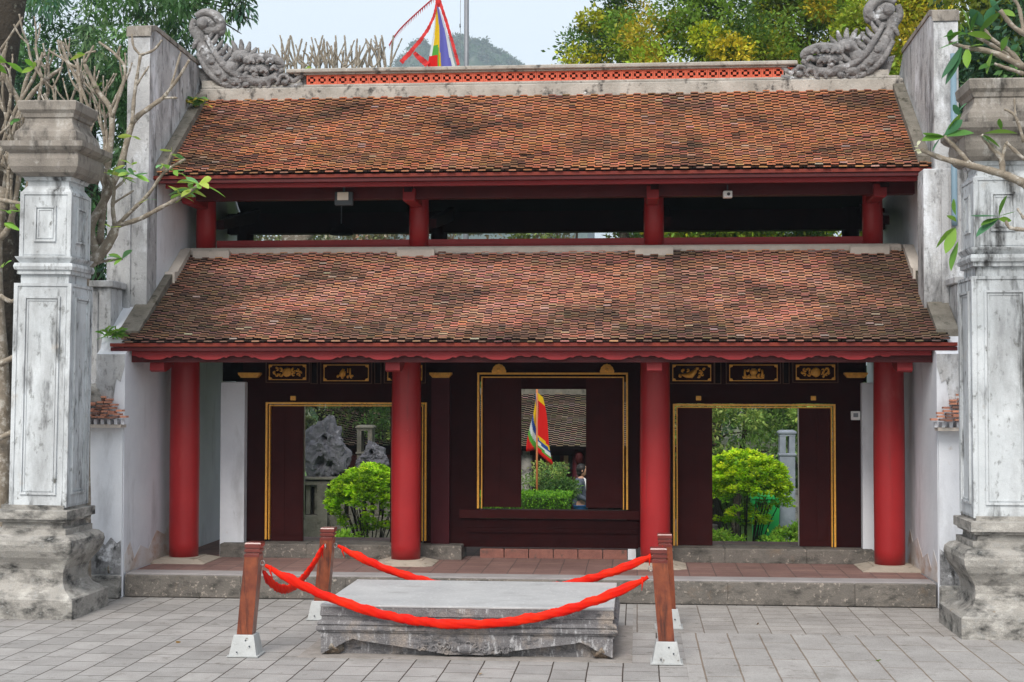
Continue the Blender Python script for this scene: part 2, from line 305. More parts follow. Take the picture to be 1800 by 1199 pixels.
def mulberry(cx, cy, cz, rx, ry, rz, n, cr):
    out = []
    for _ in range(n):
        d = rng.normal(size=3); d /= np.linalg.norm(d); q = rng.uniform(.35, 1)**.5
        k = cr*rng.uniform(.6, 1.3); out.append((cx+d[0]*rx*q, cy+d[1]*ry*q, cz+d[2]*rz*q, k, k, k*.8))
    return out
def limbs(mb, base, top, r0, spread, n=6, seed=0, reach=.6):
    rr = random.Random(seed); base = Vector(base); top = Vector(top); pts = []
    for k in range(7):
        t = k/6; p = base.lerp(top, t)+Vector((rr.uniform(-1, 1), rr.uniform(-1, 1), 0))*r0*.7*(t > 0); pts.append(p)
    mb.tube(pts, [r0*(1-.7*k/6) for k in range(7)], 9)
    for i in range(n):
        k = rr.randint(2, 5); a = rr.uniform(0, 6.28); st = pts[k]; L_ = spread*rr.uniform(.6, 1)
        e = st+Vector((math.cos(a)*L_, math.sin(a)*L_, L_*reach*rr.uniform(.4, 1.2))); mid = st.lerp(e, .5)+Vector((0, 0, L_*.12))
        mb.tube([st, mid, e], [r0*.38, r0*.25, r0*.08], 6)
# ================================================================== THE GATE
XM = -1.31; HW = 4.6                        # the gate is symmetrical about x = XM
XL, XR = XM-HW, XM+HW
# ---------------- ground
g = MB().add([(-1500, -300, -1.6), (1500, -300, -1.6), (1500, 2500, -1.6), (-1500, 2500, -1.6)], [(0, 1, 2, 3)]); tag(g.build('ground', Mt['earth']), kind='structure')
g = MB().box(-24, 22, -14, 21.2, -1.5, 0); tag(g.build('pavement', Mt['paving']), kind='structure')
g = MB().box(.42, 22, -14, 14.72, -.02, .004); tag(g.build('pavement', Mt['paving_long']), kind='structure'); g = MB().box(-.05, 22, 14.722, 16.60, -.02, .004); tag(g.build('pavement', Mt['paving_small']), kind='structure')
g = MB().box(-24, 22, 21.24, 60, -1.55, -.7); tag(g.build('lawn', Mt['grass']), kind='structure')
gate = thing('temple_gate', 'two-tiered red timber gate hall with mossy clay tile roofs between whitewashed gable walls', 'gate')
# platform: kerb stones, rim, tiled floor
mb = MB(); xs = [XL+.02]; 
while xs[-1] < XR-.02: xs.append(min(XR-.02, xs[-1]+random.uniform(1.1, 1.9)))
for a, b in zip(xs, xs[1:]): mb.box(a+.002, b-.002, 16.63+random.uniform(-.006, .006), 16.93, .004, .262+random.uniform(-.003, .003), bev=.012)
mb.build('kerb', Mt['stone'], gate)
MB().box(XL+.02, XR-.02, 16.90, 21.0, .004, .272).build('floor', Mt['terracotta'], gate)
MB().box(XL+.02, XR-.02, 16.66, 16.98, .250, .277, bev=.004).build('floor_rim', Mt['floorrim'], gate)
# ---------------- roofs made of laid nose tiles
def tile_roof(name, x0, x1, Y0, Z0, Y1, Z1, rows, m, cols, sag=.05, parent=gate, pitch=.187, eps=0, moss=False):
    mb = MB(); L_ = math.hypot(Y1-Y0, Z1-Z0); ex = L_/rows
    def P(s):                                   # s metres up the slope from the eave
        t = s/L_; return Y0+(Y1-Y0)*t, Z0+(Z1-Z0)*t-sag*4*t*(1-t)
    n = int((x1-x0)/pitch)
    for r in range(-1, rows):
        y_a, z_a = P(max(r*ex, 0)); y_b, z_b = P(max(r*ex, 0)+.1); sl = math.atan2(z_b-z_a, y_b-y_a); cy_, sy_ = math.cos(sl), math.sin(sl)
        yy, zz = (y_a, z_a) if r >= 0 else (Y0-.045*cy_, Z0-.045*sy_-.012)
        off = (r % 2)*pitch/2+.006*math.sin(r*.9)
        for i in range(n+1):
            cx = x0+i*pitch+off+random.uniform(-.006, .006)
            if cx > x1: continue
            edge = min(1, max(0, 1-r*ex/(L_*.85)))*.62+max(0, 1-min(cx-x0, x1-cx)/1.4)*.8 if moss else .10+max(0, 1-min(cx-x0, x1-cx)/.8)*.35
            pn = mnoise.noise(Vector((cx*1.1, r*ex*2.0, x0)))+.6*mnoise.noise(Vector((cx*3.7, r*ex*6, 7.0)))+random.gauss(0, .17)
            q_ = min(.999, max(0, .5+pn*.62)); c = cols[int(q_*len(cols))]
            mq = edge+.9*mnoise.noise(Vector((cx*.9+5, r*ex*1.6, 3.0)))+random.uniform(-.25, .2)
            if mq > .12: t_ = min(.85, mq*1.1); c = tuple(v*(1-t_)+w_*t_ for v, w_ in zip(c, random.choice(MOSSY)))
            if random.random() < .018: c = tuple(.5*v+.5*w_ for v, w_ in zip(c, (.66, .52, .44)))
            slip = random.uniform(-.006, .006); yaw_ = random.uniform(-.03, .03); tilt = random.uniform(-.003, .003)
            w1 = pitch*.495; w2 = pitch*random.uniform(.235, .285); th = random.uniform(.013, .017); up = random.uniform(0, .004)+.010*math.sin(cx*1.3+r*.1)*.4
            if random.random() < .012: slip += random.uniform(.01, .03); up += .008
            def loc_(a, s_, h):
                a2 = max(x0-.02-cx, min(x1+.02-cx, a+yaw_*s_)); h += .058*(1-s_/.16)+a*tilt*8+up
                return (cx+a2, yy+s_*cy_-h*sy_, zz+s_*sy_+h*cy_)
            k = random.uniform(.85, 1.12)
            c = tuple(v*1.02 for v in c); gap_shade = tuple(v*.16 for v in c); nf = tuple(min(1, v*random.uniform(1.0, 1.4)) for v in c); tp = tuple(v*k for v in c)
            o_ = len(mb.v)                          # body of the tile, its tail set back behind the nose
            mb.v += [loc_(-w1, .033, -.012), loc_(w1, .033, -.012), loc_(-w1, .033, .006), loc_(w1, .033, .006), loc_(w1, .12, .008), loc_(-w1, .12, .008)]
            for q, cc_ in (((2, 3, 4, 5), tuple(v*.24 for v in tp)), ((0, 1, 3, 2), tuple(v*.05 for v in c))): mb.f.append(tuple(i_+o_ for i_ in q)); mb.c.append(cc_); mb.sm.append(False)  # tail front near black, top darkened: shadow of the gaps painted into the colour
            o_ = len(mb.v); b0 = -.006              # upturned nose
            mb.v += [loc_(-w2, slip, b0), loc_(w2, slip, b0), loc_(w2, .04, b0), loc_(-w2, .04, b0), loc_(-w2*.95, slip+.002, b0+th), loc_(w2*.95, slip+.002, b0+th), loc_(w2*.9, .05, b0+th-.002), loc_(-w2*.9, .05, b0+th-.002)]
            for q, cc_ in (((0, 1, 5, 4), nf), ((4, 5, 6, 7), tp), ((1, 2, 6, 5), gap_shade), ((3, 0, 4, 7), gap_shade)): mb.f.append(tuple(i_+o_ for i_ in q)); mb.c.append(cc_); mb.sm.append(False)  # nose sides darkened as well, painted shade of the slits beside them
    o = mb.build(name, m, parent, recalc=False)
    b = MB(); ns = 12; prof = [P(L_*k/ns) for k in range(ns+1)]           # boarding below the tiles
    poly = [(y, z-.004+eps) for y, z in prof]+[(y, z-.05+eps) for y, z in reversed(prof)]
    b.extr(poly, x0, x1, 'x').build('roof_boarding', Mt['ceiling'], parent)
    return o
MOSSY = [(.13, .090, .062), (.095, .066, .050), (.17, .115, .082)]
ORG = [(.22, .12, .095), (.38, .18, .13), (.50, .235, .165), (.56, .265, .18), (.62, .29, .19), (.62, .33, .24), (.54, .27, .20), (.42, .22, .17)]
ORU = [(.19, .10, .07), (.36, .155, .09), (.50, .205, .11), (.58, .24, .12), (.62, .265, .13), (.60, .29, .165), (.48, .215, .14), (.38, .175, .12)]
ORU = [(r_*.97, g_*.98, b_*1.0) for r_, g_, b_ in ORU]
YE, ZE = 16.70, 2.925            # lower eave
XR2 = XR+.15
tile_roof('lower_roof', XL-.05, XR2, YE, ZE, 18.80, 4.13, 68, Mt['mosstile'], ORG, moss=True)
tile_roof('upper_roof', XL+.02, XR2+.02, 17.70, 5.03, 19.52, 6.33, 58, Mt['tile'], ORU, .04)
# back slopes
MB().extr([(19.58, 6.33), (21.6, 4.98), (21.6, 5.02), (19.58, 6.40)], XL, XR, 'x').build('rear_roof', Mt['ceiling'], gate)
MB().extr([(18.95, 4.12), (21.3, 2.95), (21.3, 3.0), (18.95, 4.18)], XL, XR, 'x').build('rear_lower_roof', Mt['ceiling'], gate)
# mortar band at the top of the lower roof, with raised pads under the columns
mb = MB().box(XL, XR, 18.74, 19.22, 4.07, 4.235, bev=.02)
for cx in (-4.20, -1.52, 1.52, 4.20): mb.box(XM+cx-.24, XM+cx+.24, 18.66, 19.0, 4.06, 4.215, bev=.03)
mb.build('mortar_band', Mt['cream'], gate)
# ---------------- eaves: tile batten, fascia, scalloped valance, beams
def eave(y, z, x0, x1, name):
    MB().box(x0-.14, x1+.14, y-.03, y+.10, z-.036, z+.004).build('eave_batten', Mt['battenred'], gate); MB().box(x0-.14, x1+.14, y-.01, y+.08, z-.085, z-.043).build('eave_batten', Mt['reddark'], gate)
eave(YE, ZE, XL-.06, XR+.10, 'l'); eave(17.70, 5.02, XL-.03, XR2+.02, 'u')
MB().box(XL-.03, XR+.03, YE+.14, YE+.22, ZE-.215, ZE-.055).build('eave_board', Mt['reddark'], gate)
# valance with cloud lobes
poly = [(XL+.02, ZE-.07)]; x = XL+.02; edge = []
def lobe(xc, w_, d): return [(xc-w_*.75, .115), (xc-w_*.62, .135), (xc-w_*.5, .128), (xc-w_*.33, .128+d*.75), (xc-w_*.2, .128+d), (xc+w_*.2, .128+d), (xc+w_*.33, .128+d*.75), (xc+w_*.5, .128), (xc+w_*.62, .135), (xc+w_*.75, .115)]
k = 0; x = XL+.30
while x < XR-.25:
    edge += lobe(x, .30, .030) if k % 2 == 0 else [(x-.06, .11), (x-.03, .125), (x+.03, .125), (x+.06, .11)]
    x += .335; k += 1
edge = [(XL+.03, .07), (XL+.03, .11)]+edge+[(XR-.03, .11), (XR-.03, .07)]
poly = [(a, ZE-b-.028) for a, b in edge]
vs = []; fs = []
for i, (a, b) in enumerate(poly[1:-1]): vs += [(a, YE+.06, ZE-.088), (a, YE+.06, b), (a, YE+.085, b), (a, YE+.085, ZE-.088)]
for i in range(len(poly)-3): o = i*4; fs += [(o, o+1, o+5, o+4), (o+1, o+2, o+6, o+5), (o+2, o+3, o+7, o+6)]
MB().add(vs, fs).build('valance', Mt['redwood'], gate)
# upper eave boards
MB().box(XL+.08, XR2-.04, 17.78, 17.84, 4.885, 4.978).build('upper_eave_board', Mt['redwood'], gate)
MB().box(XL+.10, XR2-.06, 18.30, 18.46, 4.80, 5.02).build('upper_front_beam', Mt['reddark'], gate)
MB().box(XL+.01, XR-.01, 18.84, 19.06, 4.90, 5.12).build('upper_column_beam', Mt['wood'], gate)
MB().box(XL+.01, XR+.14, 20.8, 21.0, 4.635, 4.93).build('upper_rear_beam', Mt['wood'], gate)
COLX = (-4.30, -1.52, 1.52, 4.30)
for i, cx in enumerate(COLX):
    # lower column with plinth
    X = XM+cx
    c = MB().lathe(X, 17.95, [(.178, .325), (.180, .5), (.184, 1.6), (.178, 2.4), (.168, 3.3), (.16, 3.45)], 32).build('column', Mt['red'], gate)
    MB().squarelathe(X, 17.95, [(.37, .262), (.37, .280), (.35, .287), (.25, .318), (.225, .322), (.225, .330)], 1, .22 if 0 < i < 3 else 0).build('column_plinth', Mt['plinth'], gate)
    # bracket arm reaching to the eave
    bx = X+(-.02, .0, -.02, .01)[i]
    MB().extr([(16.92, 2.80), (17.0, 2.85), (17.95, 3.30), (17.95, 3.05), (17.15, 2.64), (16.97, 2.60), (16.91, 2.62)], bx-.085, bx+.085, 'x').build('eave_bracket', Mt['redwood'], gate)
    ux = XM+(-4.30-.05 if i == 0 else 4.30-.02 if i == 3 else cx)
    MB().lathe(ux, 18.95, [(.128, 4.20), (.130, 4.6), (.120, 5.0), (.118, 5.3)], 28).build('upper_column', Mt['red'], gate)
    MB().box(ux-.075-.02, ux+.075-.02, 18.20, 18.84, 4.75, 4.925, bev=.015).build('upper_bracket', Mt['redwood'], gate)
    # sloping rafters and struts under the upper roof
    MB().extr([(18.0, 5.02), (19.5, 6.1), (19.5, 5.9), (18.0, 4.84)], ux-.05, ux+.05, 'x').extr([(19.0, 4.62), (20.9, 5.0), (20.9, 4.82), (19.0, 4.50)], ux+.12, ux+.22, 'x').build('rafter', Mt['wood'], gate)
    MB().lathe(ux, 20.9, [(.12, .262), (.12, 4.95)], 16).build('rear_column', Mt['wood'], gate)
for a, b in zip(COLX, COLX[1:]):
    MB().box(XM+a+.10, XM+b-.10, 18.92, 18.99, 4.275, 4.345).box(XM+a+.10, XM+b-.10, 18.935, 18.975, 4.245, 4.276).build('railing', Mt['redwood'], gate)
# purlins beneath the lower roof, and the ceiling between the storeys
MB().box(XL+.01, XR-.01, 17.87, 18.03, 3.32, 3.50).box(XL+.01, XR-.01, 17.2, 17.3, 3.08, 3.18).build('lower_purlin', Mt['ceiling'], gate)
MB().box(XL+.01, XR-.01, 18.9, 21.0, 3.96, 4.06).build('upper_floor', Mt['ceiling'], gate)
for i, cx in enumerate(COLX):
    MB().box(XM+cx-.06, XM+cx+.06, 18.1, 18.6, 2.75, 2.95).build('tie_beam', Mt['ceiling'], gate)
# ---------------- ridge
MB().box(XL+.01, XR+.15, 19.40, 19.70, 6.26, 6.46, bev=.015).box(XL+.03, XR+.12, 19.43, 19.67, 6.46, 6.50, bev=.01).build('ridge_beam', Mt['ridge'], gate)
LX0, LX1 = at(540, 133, 19.5).x, at(1396, 122, 19.5).x
MB().box(XL+1.3, XR-1.3, 19.43, 19.72, 6.632, 6.655, bev=.008).box(XL+1.2, XR-1.2, 19.40, 19.74, 6.655, 6.712, bev=.012).build('ridge_cap', Mt['ridge'], gate)
mb = MB(); n = int((LX1-LX0)/.14); pw = (LX1-LX0)/n
for i in range(n):
    a = LX0+i*pw; z0, z1 = 6.501, 6.631; y0, y1 = 19.46, 19.52; s_ = .018
    mb.box(a+.002, a+s_, y0, y1, z0, z1).box(a+pw-s_, a+pw-.002, y0, y1, z0, z1).box(a+s_, a+pw-s_, y0, y1, z0, z0+s_).box(a+s_, a+pw-s_, y0, y1, z1-s_, z1)
    c = a+pw/2; zc = (z0+z1)/2; mb.box(c-.022, c+.022, y0+.004, y1, zc-.018, zc+.018)
    for dx, dz in ((-1, -1), (1, 1), (-1, 1), (1, -1)): mb.box(c+dx*.038-.014, c+dx*.038+.014, y0+.006, y1, zc+dz*.033-.012, zc+dz*.033+.012)
mb.build('ridge_lattice', Mt['lattice'], gate)
MB().box(LX0+.002, LX1-.002, 19.54, 19.57, 6.502, 6.630).build('lattice_backing', Mt['oldstone'], gate)
# ---------------- dragons at the ends of the ridge (mirror twins)
def dragon(sx, name):
    mb = MB(); y = 19.52
    def q(px, py): p = at(px, py, y); return (p.x if sx < 0 else 2*XM-p.x, y, p.z)
    def T(pts, rads, dy=0, fl=None, n=10):
        # smooth the path
        P_ = [Vector(q(*p)) for p in pts]; out = []; rr = []
        for i in range(len(P_)-1):
            p0, p1, p2, p3 = P_[max(i-1, 0)], P_[i], P_[i+1], P_[min(i+2, len(P_)-1)]
            for k in range(5):
                t = k/5; out.append(.5*((2*p1)+(p2-p0)*t+(2*p0-5*p1+4*p2-p3)*t*t+(3*p1-p0-3*p2+p3)*t**3)+Vector((0, dy, 0))); rr.append((rads[i]*(1-t)+rads[i+1]*t)/133)
        out.append(P_[-1]+Vector((0, dy, 0))); rr.append(rads[-1]/133)
        mb.tube(out, rr, n)
    # base clouds
    pl = [q(360, 166), q(352, 140), q(345, 118), q(372, 122), q(400, 128), q(450, 122), q(500, 128), q(536, 122), q(538, 150), q(500, 158), q(440, 164)]
    mb.extr([(p[0], p[2]) for p in (pl if sx > 0 else pl)], y+.02, y+.16)
    # neck sweeping up to a scroll
    T([(465, 152), (425, 150), (390, 132), (366, 100), (352, 70), (350, 48)], [7, 13, 17, 15, 12, 10], 0)
    T([(455, 140), (420, 136), (396, 116), (378, 90), (366, 66)], [4, 7, 7, 5, 4], -.09)
    T([(440, 160), (400, 152), (368, 128), (350, 96)], [4, 6, 6, 4], -.07)
    T([(345, 30), (362, 22), (382, 30), (390, 46), (378, 56), (360, 52), (352, 40), (362, 34), (370, 40)], [6, 7, 9, 9, 8, 7, 7, 5, 4], -.02)
    T([(342, 34), (338, 50), (346, 64), (362, 66), (388, 62)], [6, 7, 7, 7, 4], .01)
    mb.ball(Vector(q(358, 44))+Vector((0, -.06, 0)), (.075, .07, .075), 8)
    # head: brow, eye, snout, jaw
    mb.ball(Vector(q(424, 102)), (.15, .11, .12), 10, .05); mb.ball(Vector(q(408, 122))+Vector((0, -.07, 0)), (.10, .07, .10), 9, .03)
    mb.ball(Vector(q(424, 105))+Vector((0, -.11, 0)), (.05, .04, .05), 8); mb.ball(Vector(q(455, 122)), (.24, .12, .09), 10, .06)
    T([(430, 110), (450, 104), (472, 103), (492, 110), (496, 118), (480, 118)], [8, 9, 9, 8, 5, 4], -.05)
    T([(430, 140), (455, 146), (478, 142), (490, 130), (500, 124)], [9, 10, 9, 6, 4], -.06)
    mb.ball(Vector(q(470, 132))+Vector((0, -.08, 0)), (.05, .04, .05), 7); mb.ball(Vector(q(416, 146))+Vector((0, -.10, 0)), (.09, .05, .06), 8, .05)
    for px, py, tx, ty in ((400, 104, 386, 88), (408, 96, 396, 78), (416, 92, 408, 72), (425, 90, 424, 70), (434, 94, 440, 74), (440, 100, 452, 84), (396, 112, 378, 100)):
        T([(px, py), ((px+tx)/2+1, (py+ty)/2), (tx, ty)], [6, 5, 2], -.02, n=7)
    for k in range(9):                          # overlapping fins down the neck and mane
        t_ = k/8; bx_, by_ = 364+t_*62, 74+t_*66; T([(bx_, by_), (bx_+9, by_-9), (bx_+13+t_*4, by_-20)], [6, 5, 1.5], -.05-.02*(k % 2), n=6)
    for k in range(8):
        t_ = k/7; bx_, by_ = 346+t_*66, 78+t_*76; T([(bx_+8, by_-6), (bx_, by_+1), (bx_-4, by_+10)], [5, 5, 2.5], -.07, n=6)
    for px, py in ((446, 112), (462, 110), (478, 112), (450, 128), (468, 128), (486, 124)): T([(px-6, py+3), (px, py-3), (px+6, py+3)], [3, 4.5, 3], -.13, n=6)
    for k in range(7):                          # curls in the cloud work
        px = 400+k*17; py = 148+6*math.sin(k*1.9)
        T([(px-8, py+4), (px-6, py-5), (px+3, py-7), (px+8, py), (px+3, py+4)], [3, 4, 4, 3.4, 2.5], -.10, n=6)
    T([(490, 152), (505, 138), (518, 144), (532, 132), (538, 124)], [6, 6, 5, 5, 3], -.04)
    T([(470, 158), (500, 158), (534, 150)], [5, 6, 4], -.06)
    mb.ball(Vector(q(366, 40))+Vector((0, .03, 0)), (.15, .07, .13), 9, .04); mb.ball(Vector(q(412, 128))+Vector((0, .03, 0)), (.24, .09, .17), 10, .05); mb.ball(Vector(q(388, 50))+Vector((0, .0, 0)), (.075, .07, .11), 8, .04)
    for px_, py_ in ((388, 132), (400, 140), (376, 112), (452, 134), (436, 152), (462, 106), (504, 148)): mb.ball(Vector(q(px_, py_))+Vector((0, -.11, 0)), (.05, .035, .04), 6, .12)
    return mb.build(name, Mt['dragon'], gate)
dragon(-1, 'ridge_dragon')
# the right one is rebuilt as the mirror image
dragon(1, 'ridge_dragon')
for sx, px in ((-1, 'l'), (1, 'r')):
    a = XL if sx < 0 else XR-1.4
    MB().box(a+.02, a+1.38, 19.46, 19.66, 6.501, 6.58).build('dragon_base', Mt['ridge'], gate)
# ---------------- gable walls, copings, parapets (mirrored)
def both(fn):
    for s_ in (-1, 1): fn(s_)
def mx(s_, a, b):                              # offsets outward from the inner wall face
    f0 = XM+s_*(HW+a); f1 = XM+s_*(HW+b); return (min(f0, f1), max(f0, f1))
def gable(s_):
    du = .04 if s_ < 0 else .17
    # whitewashed wall, lower and upper storey, in profile
    MB().extr([(16.62, .004), (21.6, .004), (21.6, 3.0), (16.80, 3.0), (16.74, 2.86), (16.62, 2.80)], *mx(s_, 0, .34), 'x').build('gable_wall', Mt['white'], gate)
    MB().extr([(16.84, 3.002), (21.6, 3.002), (21.6, 5.05), (19.6, 6.2), (17.78, 4.98), (17.78, 3.66)], *mx(s_, du-.02, .38), 'x').build('gable_wall', Mt['white'], gate)
    # coping along the lower roof, stepped once
    MB().extr([(16.84, 2.95), (16.84, 3.08), (18.08, 3.84), (18.08, 3.60)], *mx(s_, du-.12, du+.12), 'x').build('roof_coping', Mt['oldcoping'], gate)
    MB().extr([(18.081, 3.70), (18.081, 3.87), (18.20, 3.885), (18.72, 4.215), (18.98, 4.245), (18.98, 4.05)], *mx(s_, du-.15, du-.022), 'x').build('roof_coping', Mt['cream'], gate)
    # parapet over the upper roof
    MB().extr([(17.50, 4.0), (17.50, 6.70), (17.56, 6.80), (17.72, 6.84), (19.50, 6.80), (20.6, 5.9), (20.6, 5.0), (19.6, 6.25), (17.80, 4.99), (17.78, 4.0)], *mx(s_, du, du+.28), 'x').build('parapet', Mt['gable'], gate)
    MB().extr([(17.56, 6.802), (17.72, 6.845), (19.52, 6.802), (19.52, 6.86), (17.68, 6.90), (17.5, 6.845), (17.485, 6.72)], *mx(s_, du-.015, du+.295), 'x').build('parapet_cap', Mt['capstone'], gate)
    MB().extr([(17.72, 5.02), (17.72, 5.17), (19.45, 6.42), (19.45, 6.26)], *mx(s_, du-.15, du-.002), 'x').build('roof_coping', Mt['oldcoping'], gate)
    # piers that stiffen the gable front
    mb = MB().box(*mx(s_, .02, .52), 17.40, 17.76, 2.98, 4.97, bev=.01).box(*mx(s_, .22, .30), 17.375, 17.41, 3.1, 4.9)
    mb.build('gable_pier', Mt['gable'], gate)
    MB().box(*mx(s_, .30, .95), 16.95, 17.35, .0, 3.60, bev=.015).box(*mx(s_, .26, .98), 16.90, 17.38, 3.60, 3.68, bev=.01).box(*mx(s_, .45, .53), 16.93, 16.96, .3, 3.55).box(*mx(s_, .68, .76), 16.93, 16.96, .3, 3.55).build('gable_pier', Mt['gable'], gate)
    f1 = XM+s_*HW; MB().extr([(f1+s_*a, b) for a, b in [(.003, 2.80), (.338, 2.80), (.338, 2.15), (.30, 2.22), (.26, 2.10), (.20, 2.32), (.14, 2.25), (.10, 2.52), (.05, 2.48), (.003, 2.66)]], 16.610, 16.618).build('stained_render', Mt['gable'], gate)
    ds = [(16.66, .275), (18.45, .275), (18.45, .50), (18.3, .72), (18.1, .58), (17.8, .66), (17.5, .46), (17.2, .54), (17.0, .40), (16.85, .62), (16.66, .48)]
    MB().extr(ds, *mx(s_, -.003, .001), 'x').build('damp_patch', Mt['damp'], gate)
    # low plinth and patch of stained render at the corner
    MB().box(*mx(s_, .002, .62), 16.46, 16.58, .0, .262, bev=.02).build('corner_plinth', Mt['cement'], gate)
    o0 = [(.012, .264), (.50, .264), (.50, .52), (.44, .60), (.36, .56), (.27, .66), (.20, .60), (.13, .69), (.06, .62), (.012, .66)]
    f0 = XM+s_*HW; poly = [(f0+s_*a, b) for a, b in o0]; MB().extr(poly, 16.572, 16.583).build('stained_render', Mt['grime'], gate)
both(gable)
# ---------------- timber front wall
YW = 18.65
def rect(mb, px0, px1, py0, py1, y, t, bev=0):
    a = at(px0, py0, y); b = at(px1, py1, y); mb.box(a.x, b.x, y, y+t, b.z, a.z, bev=bev); return mb
def frame(mb, px0, px1, py0, py1, y, t, w_, bottom=False):
    a = at(px0, py0, y); b = at(px1, py1, y)
    mb.box(a.x, a.x+w_, y, y+t, b.z, a.z).box(b.x-w_, b.x, y, y+t, b.z, a.z).box(a.x+w_, b.x-w_, y, y+t, a.z-w_, a.z)
    if bottom: mb.box(a.x+w_, b.x-w_, y, y+t, b.z, b.z+w_)
    return mb
Zs = .45
for a, b in ((388, 812), (1128, 1537)):
    mb = MB(); A = at(a, 950, 18.4).x; B = at(b, 950, 18.4).x; xs = [A, A+(B-A)*.36, A+(B-A)*.71, B]
    for p_, q_ in zip(xs, xs[1:]): mb.box(p_+.002, q_-.002, 18.36, 18.9, .262, .445, bev=.012)
    mb.build('threshold', Mt['stone'], gate)
mb = MB(); A, B = at(843, 960, 18.62).x, at(1103, 960, 18.62).x; nb = 6; bw = (B-A)/nb
for k in range(nb): mb.box(A+k*bw+.006, A+(k+1)*bw-.006, 18.62, 18.74, .262, .385, bev=.008)
mb.build('brick_course', Mt['brick'], gate)
mb = MB(); z1 = 2.98; p = at(1110, 962, 18.6); MB().box(p.x-.045, p.x+.055, 18.60, 18.70, .262, .40, bev=.006).build('lime_block', Mt['white'], gate)
def wood(px0, px1, z0, z1_, y=YW, t=.10, mm='wood', nm='wall_panel'):
    MB().box(at(px0, 800, y).x, at(px1, 800, y).x, y, y+t, z0, z1_).build(nm, Mt[mm], gate)
zt = lambda py, y=YW: at(900, py, y).z
# left bay
wood(426, 470, Zs, 2.62); wood(745, 760, Zs, 2.62, YW-.0); wood(758, 790, .42, 2.62, YW-.06, .16, 'jamb', 'jamb'); wood(790, 842, .42, 2.75, YW+.02, .12)
wood(470, 745, zt(708), 2.62)
wood(426, 800, 2.62, 3.35, YW+.06, .08)
# right bay
wood(1172, 1186, Zs, 2.62); wood(1466, 1518, Zs, 2.62); wood(1186, 1466, zt(710)+.01, 2.62); wood(1150, 1172, .42, 2.62, YW-.06, .16, 'jamb', 'jamb')
wood(1150, 1518, 2.62, 3.35, YW+.06, .08)
# centre bay
wood(1102, 1150, .42, 2.75, YW+.02, .12); wood(800, 1150, 2.62, 3.35, YW+.05, .08)
wood(842, 1102, zt(656), 2.75, YW+.02, .12)
MB().box(at(808, 900, YW).x, at(1124, 900, YW).x, YW-.04, YW+.14, zt(911), zt(896)).build('window_sill', Mt['leafwood'], gate)
MB().box(at(812, 900, YW).x, at(1122, 900, YW).x, YW+.0, YW+.12, .405, zt(913)).box(at(820, 900, YW).x, at(1118, 900, YW).x, YW-.02, YW, zt(936), zt(928)).build('apron_panel', Mt['wood'], gate)
# gilt frames
def bottomed(nm, px0, px1, py0, py1, w_): frame(MB(), px0, px1, py0, py1, YW-.035, .05, w_).build(nm, Mt['gold'], gate)
bottomed('door_frame', 467, 749, 707, 951, .024); bottomed('door_frame', 1183, 1470, 710, 962, .024); bottomed('window_frame', 839, 1104, 655, 896, .024)
for px0, px1, py0, py1 in ((473, 743, 712, 951), (1189, 1464, 715, 962), (846, 1097, 662, 896)): frame(MB(), px0, px1, py0, py1, YW-.015, .06, .014).build('frame_bead', Mt['gold'], gate)
# door leaves (planked) and window shutters
def leaf_(px0, px1, py0, z0, y=YW+.05, nm='door_leaf'):
    a, b = at(px0, 800, y).x, at(px1, 800, y).x; mb = MB(); zt_ = at(900, py0, y).z; mb.box(a, b, y, y+.05, z0, zt_)
    for k in (0, 1): mb.box(a+.02+(b-a)*.5*k, a+(b-a)*.5*(k+1)-.02, y-.008, y, z0+.08, zt_-.08)
    mb.build(nm, Mt['leafwood'], gate)
leaf_(474, 533, 712, Zs); leaf_(686, 742, 712, Zs); leaf_(1190, 1252, 715, Zs); leaf_(1405, 1463, 715, Zs)
leaf_(847, 916, 662, zt(892), nm='shutter'); leaf_(1030, 1096, 662, zt(892), nm='shutter')
MB().box(at(912, 800, YW+.06).x, at(1034, 800, YW+.06).x, YW+.06, YW+.13, zt(684), zt(660)).build('window_lintel', Mt['wood'], gate)
for px in (534, 1404): MB().box(at(px-1.5, 800, YW+.12).x, at(px+1.5, 800, YW+.12).x, YW+.10, YW+.15, Zs+.3 if px < 900 else Zs, at(900, 716, YW).z).build('door_edge', Mt['steel'], gate)
# small gilt bosses, medallions and brackets
for px in (515, 728, 1228, 1430): rect(MB(), px-4.5, px+4.5, 696, 704, YW-.02, .03, .004).build('gilt_boss', Mt['gold'], gate)
for px in (877, 1067):
    p = at(px, 655, YW-.03); mb = MB(); N_ = 14
    poly = [(p.x+.088*math.cos(math.pi*k/N_)*(1+.05*(k % 2)), p.z+.105*math.sin(math.pi*k/N_)*(1+.05*(k % 2))) for k in range(N_+1)]
    mb.extr(poly, p.y-.01, p.y+.03); poly = [(p.x+.055*math.cos(math.pi*k/N_), p.z+.012+.066*math.sin(math.pi*k/N_)) for k in range(N_+1)]; mb.extr(poly, p.y-.03, p.y-.009)
    mb.ball((p.x, p.y-.03, p.z+.04), (.022, .02, .022), 6); mb.build('gilt_medallion', Mt['gold'], gate)
for px in (441, 776, 1503):
    p = at(px, 658, YW-.05); MB().extr([(p.x-.14, p.z+.02), (p.x+.14, p.z+.02), (p.x+.14, p.z), (p.x+.10, p.z-.045), (p.x-.10, p.z-.045), (p.x-.14, p.z)], YW-.16, YW-.03).build('gilt_bracket', Mt['gold'], gate)
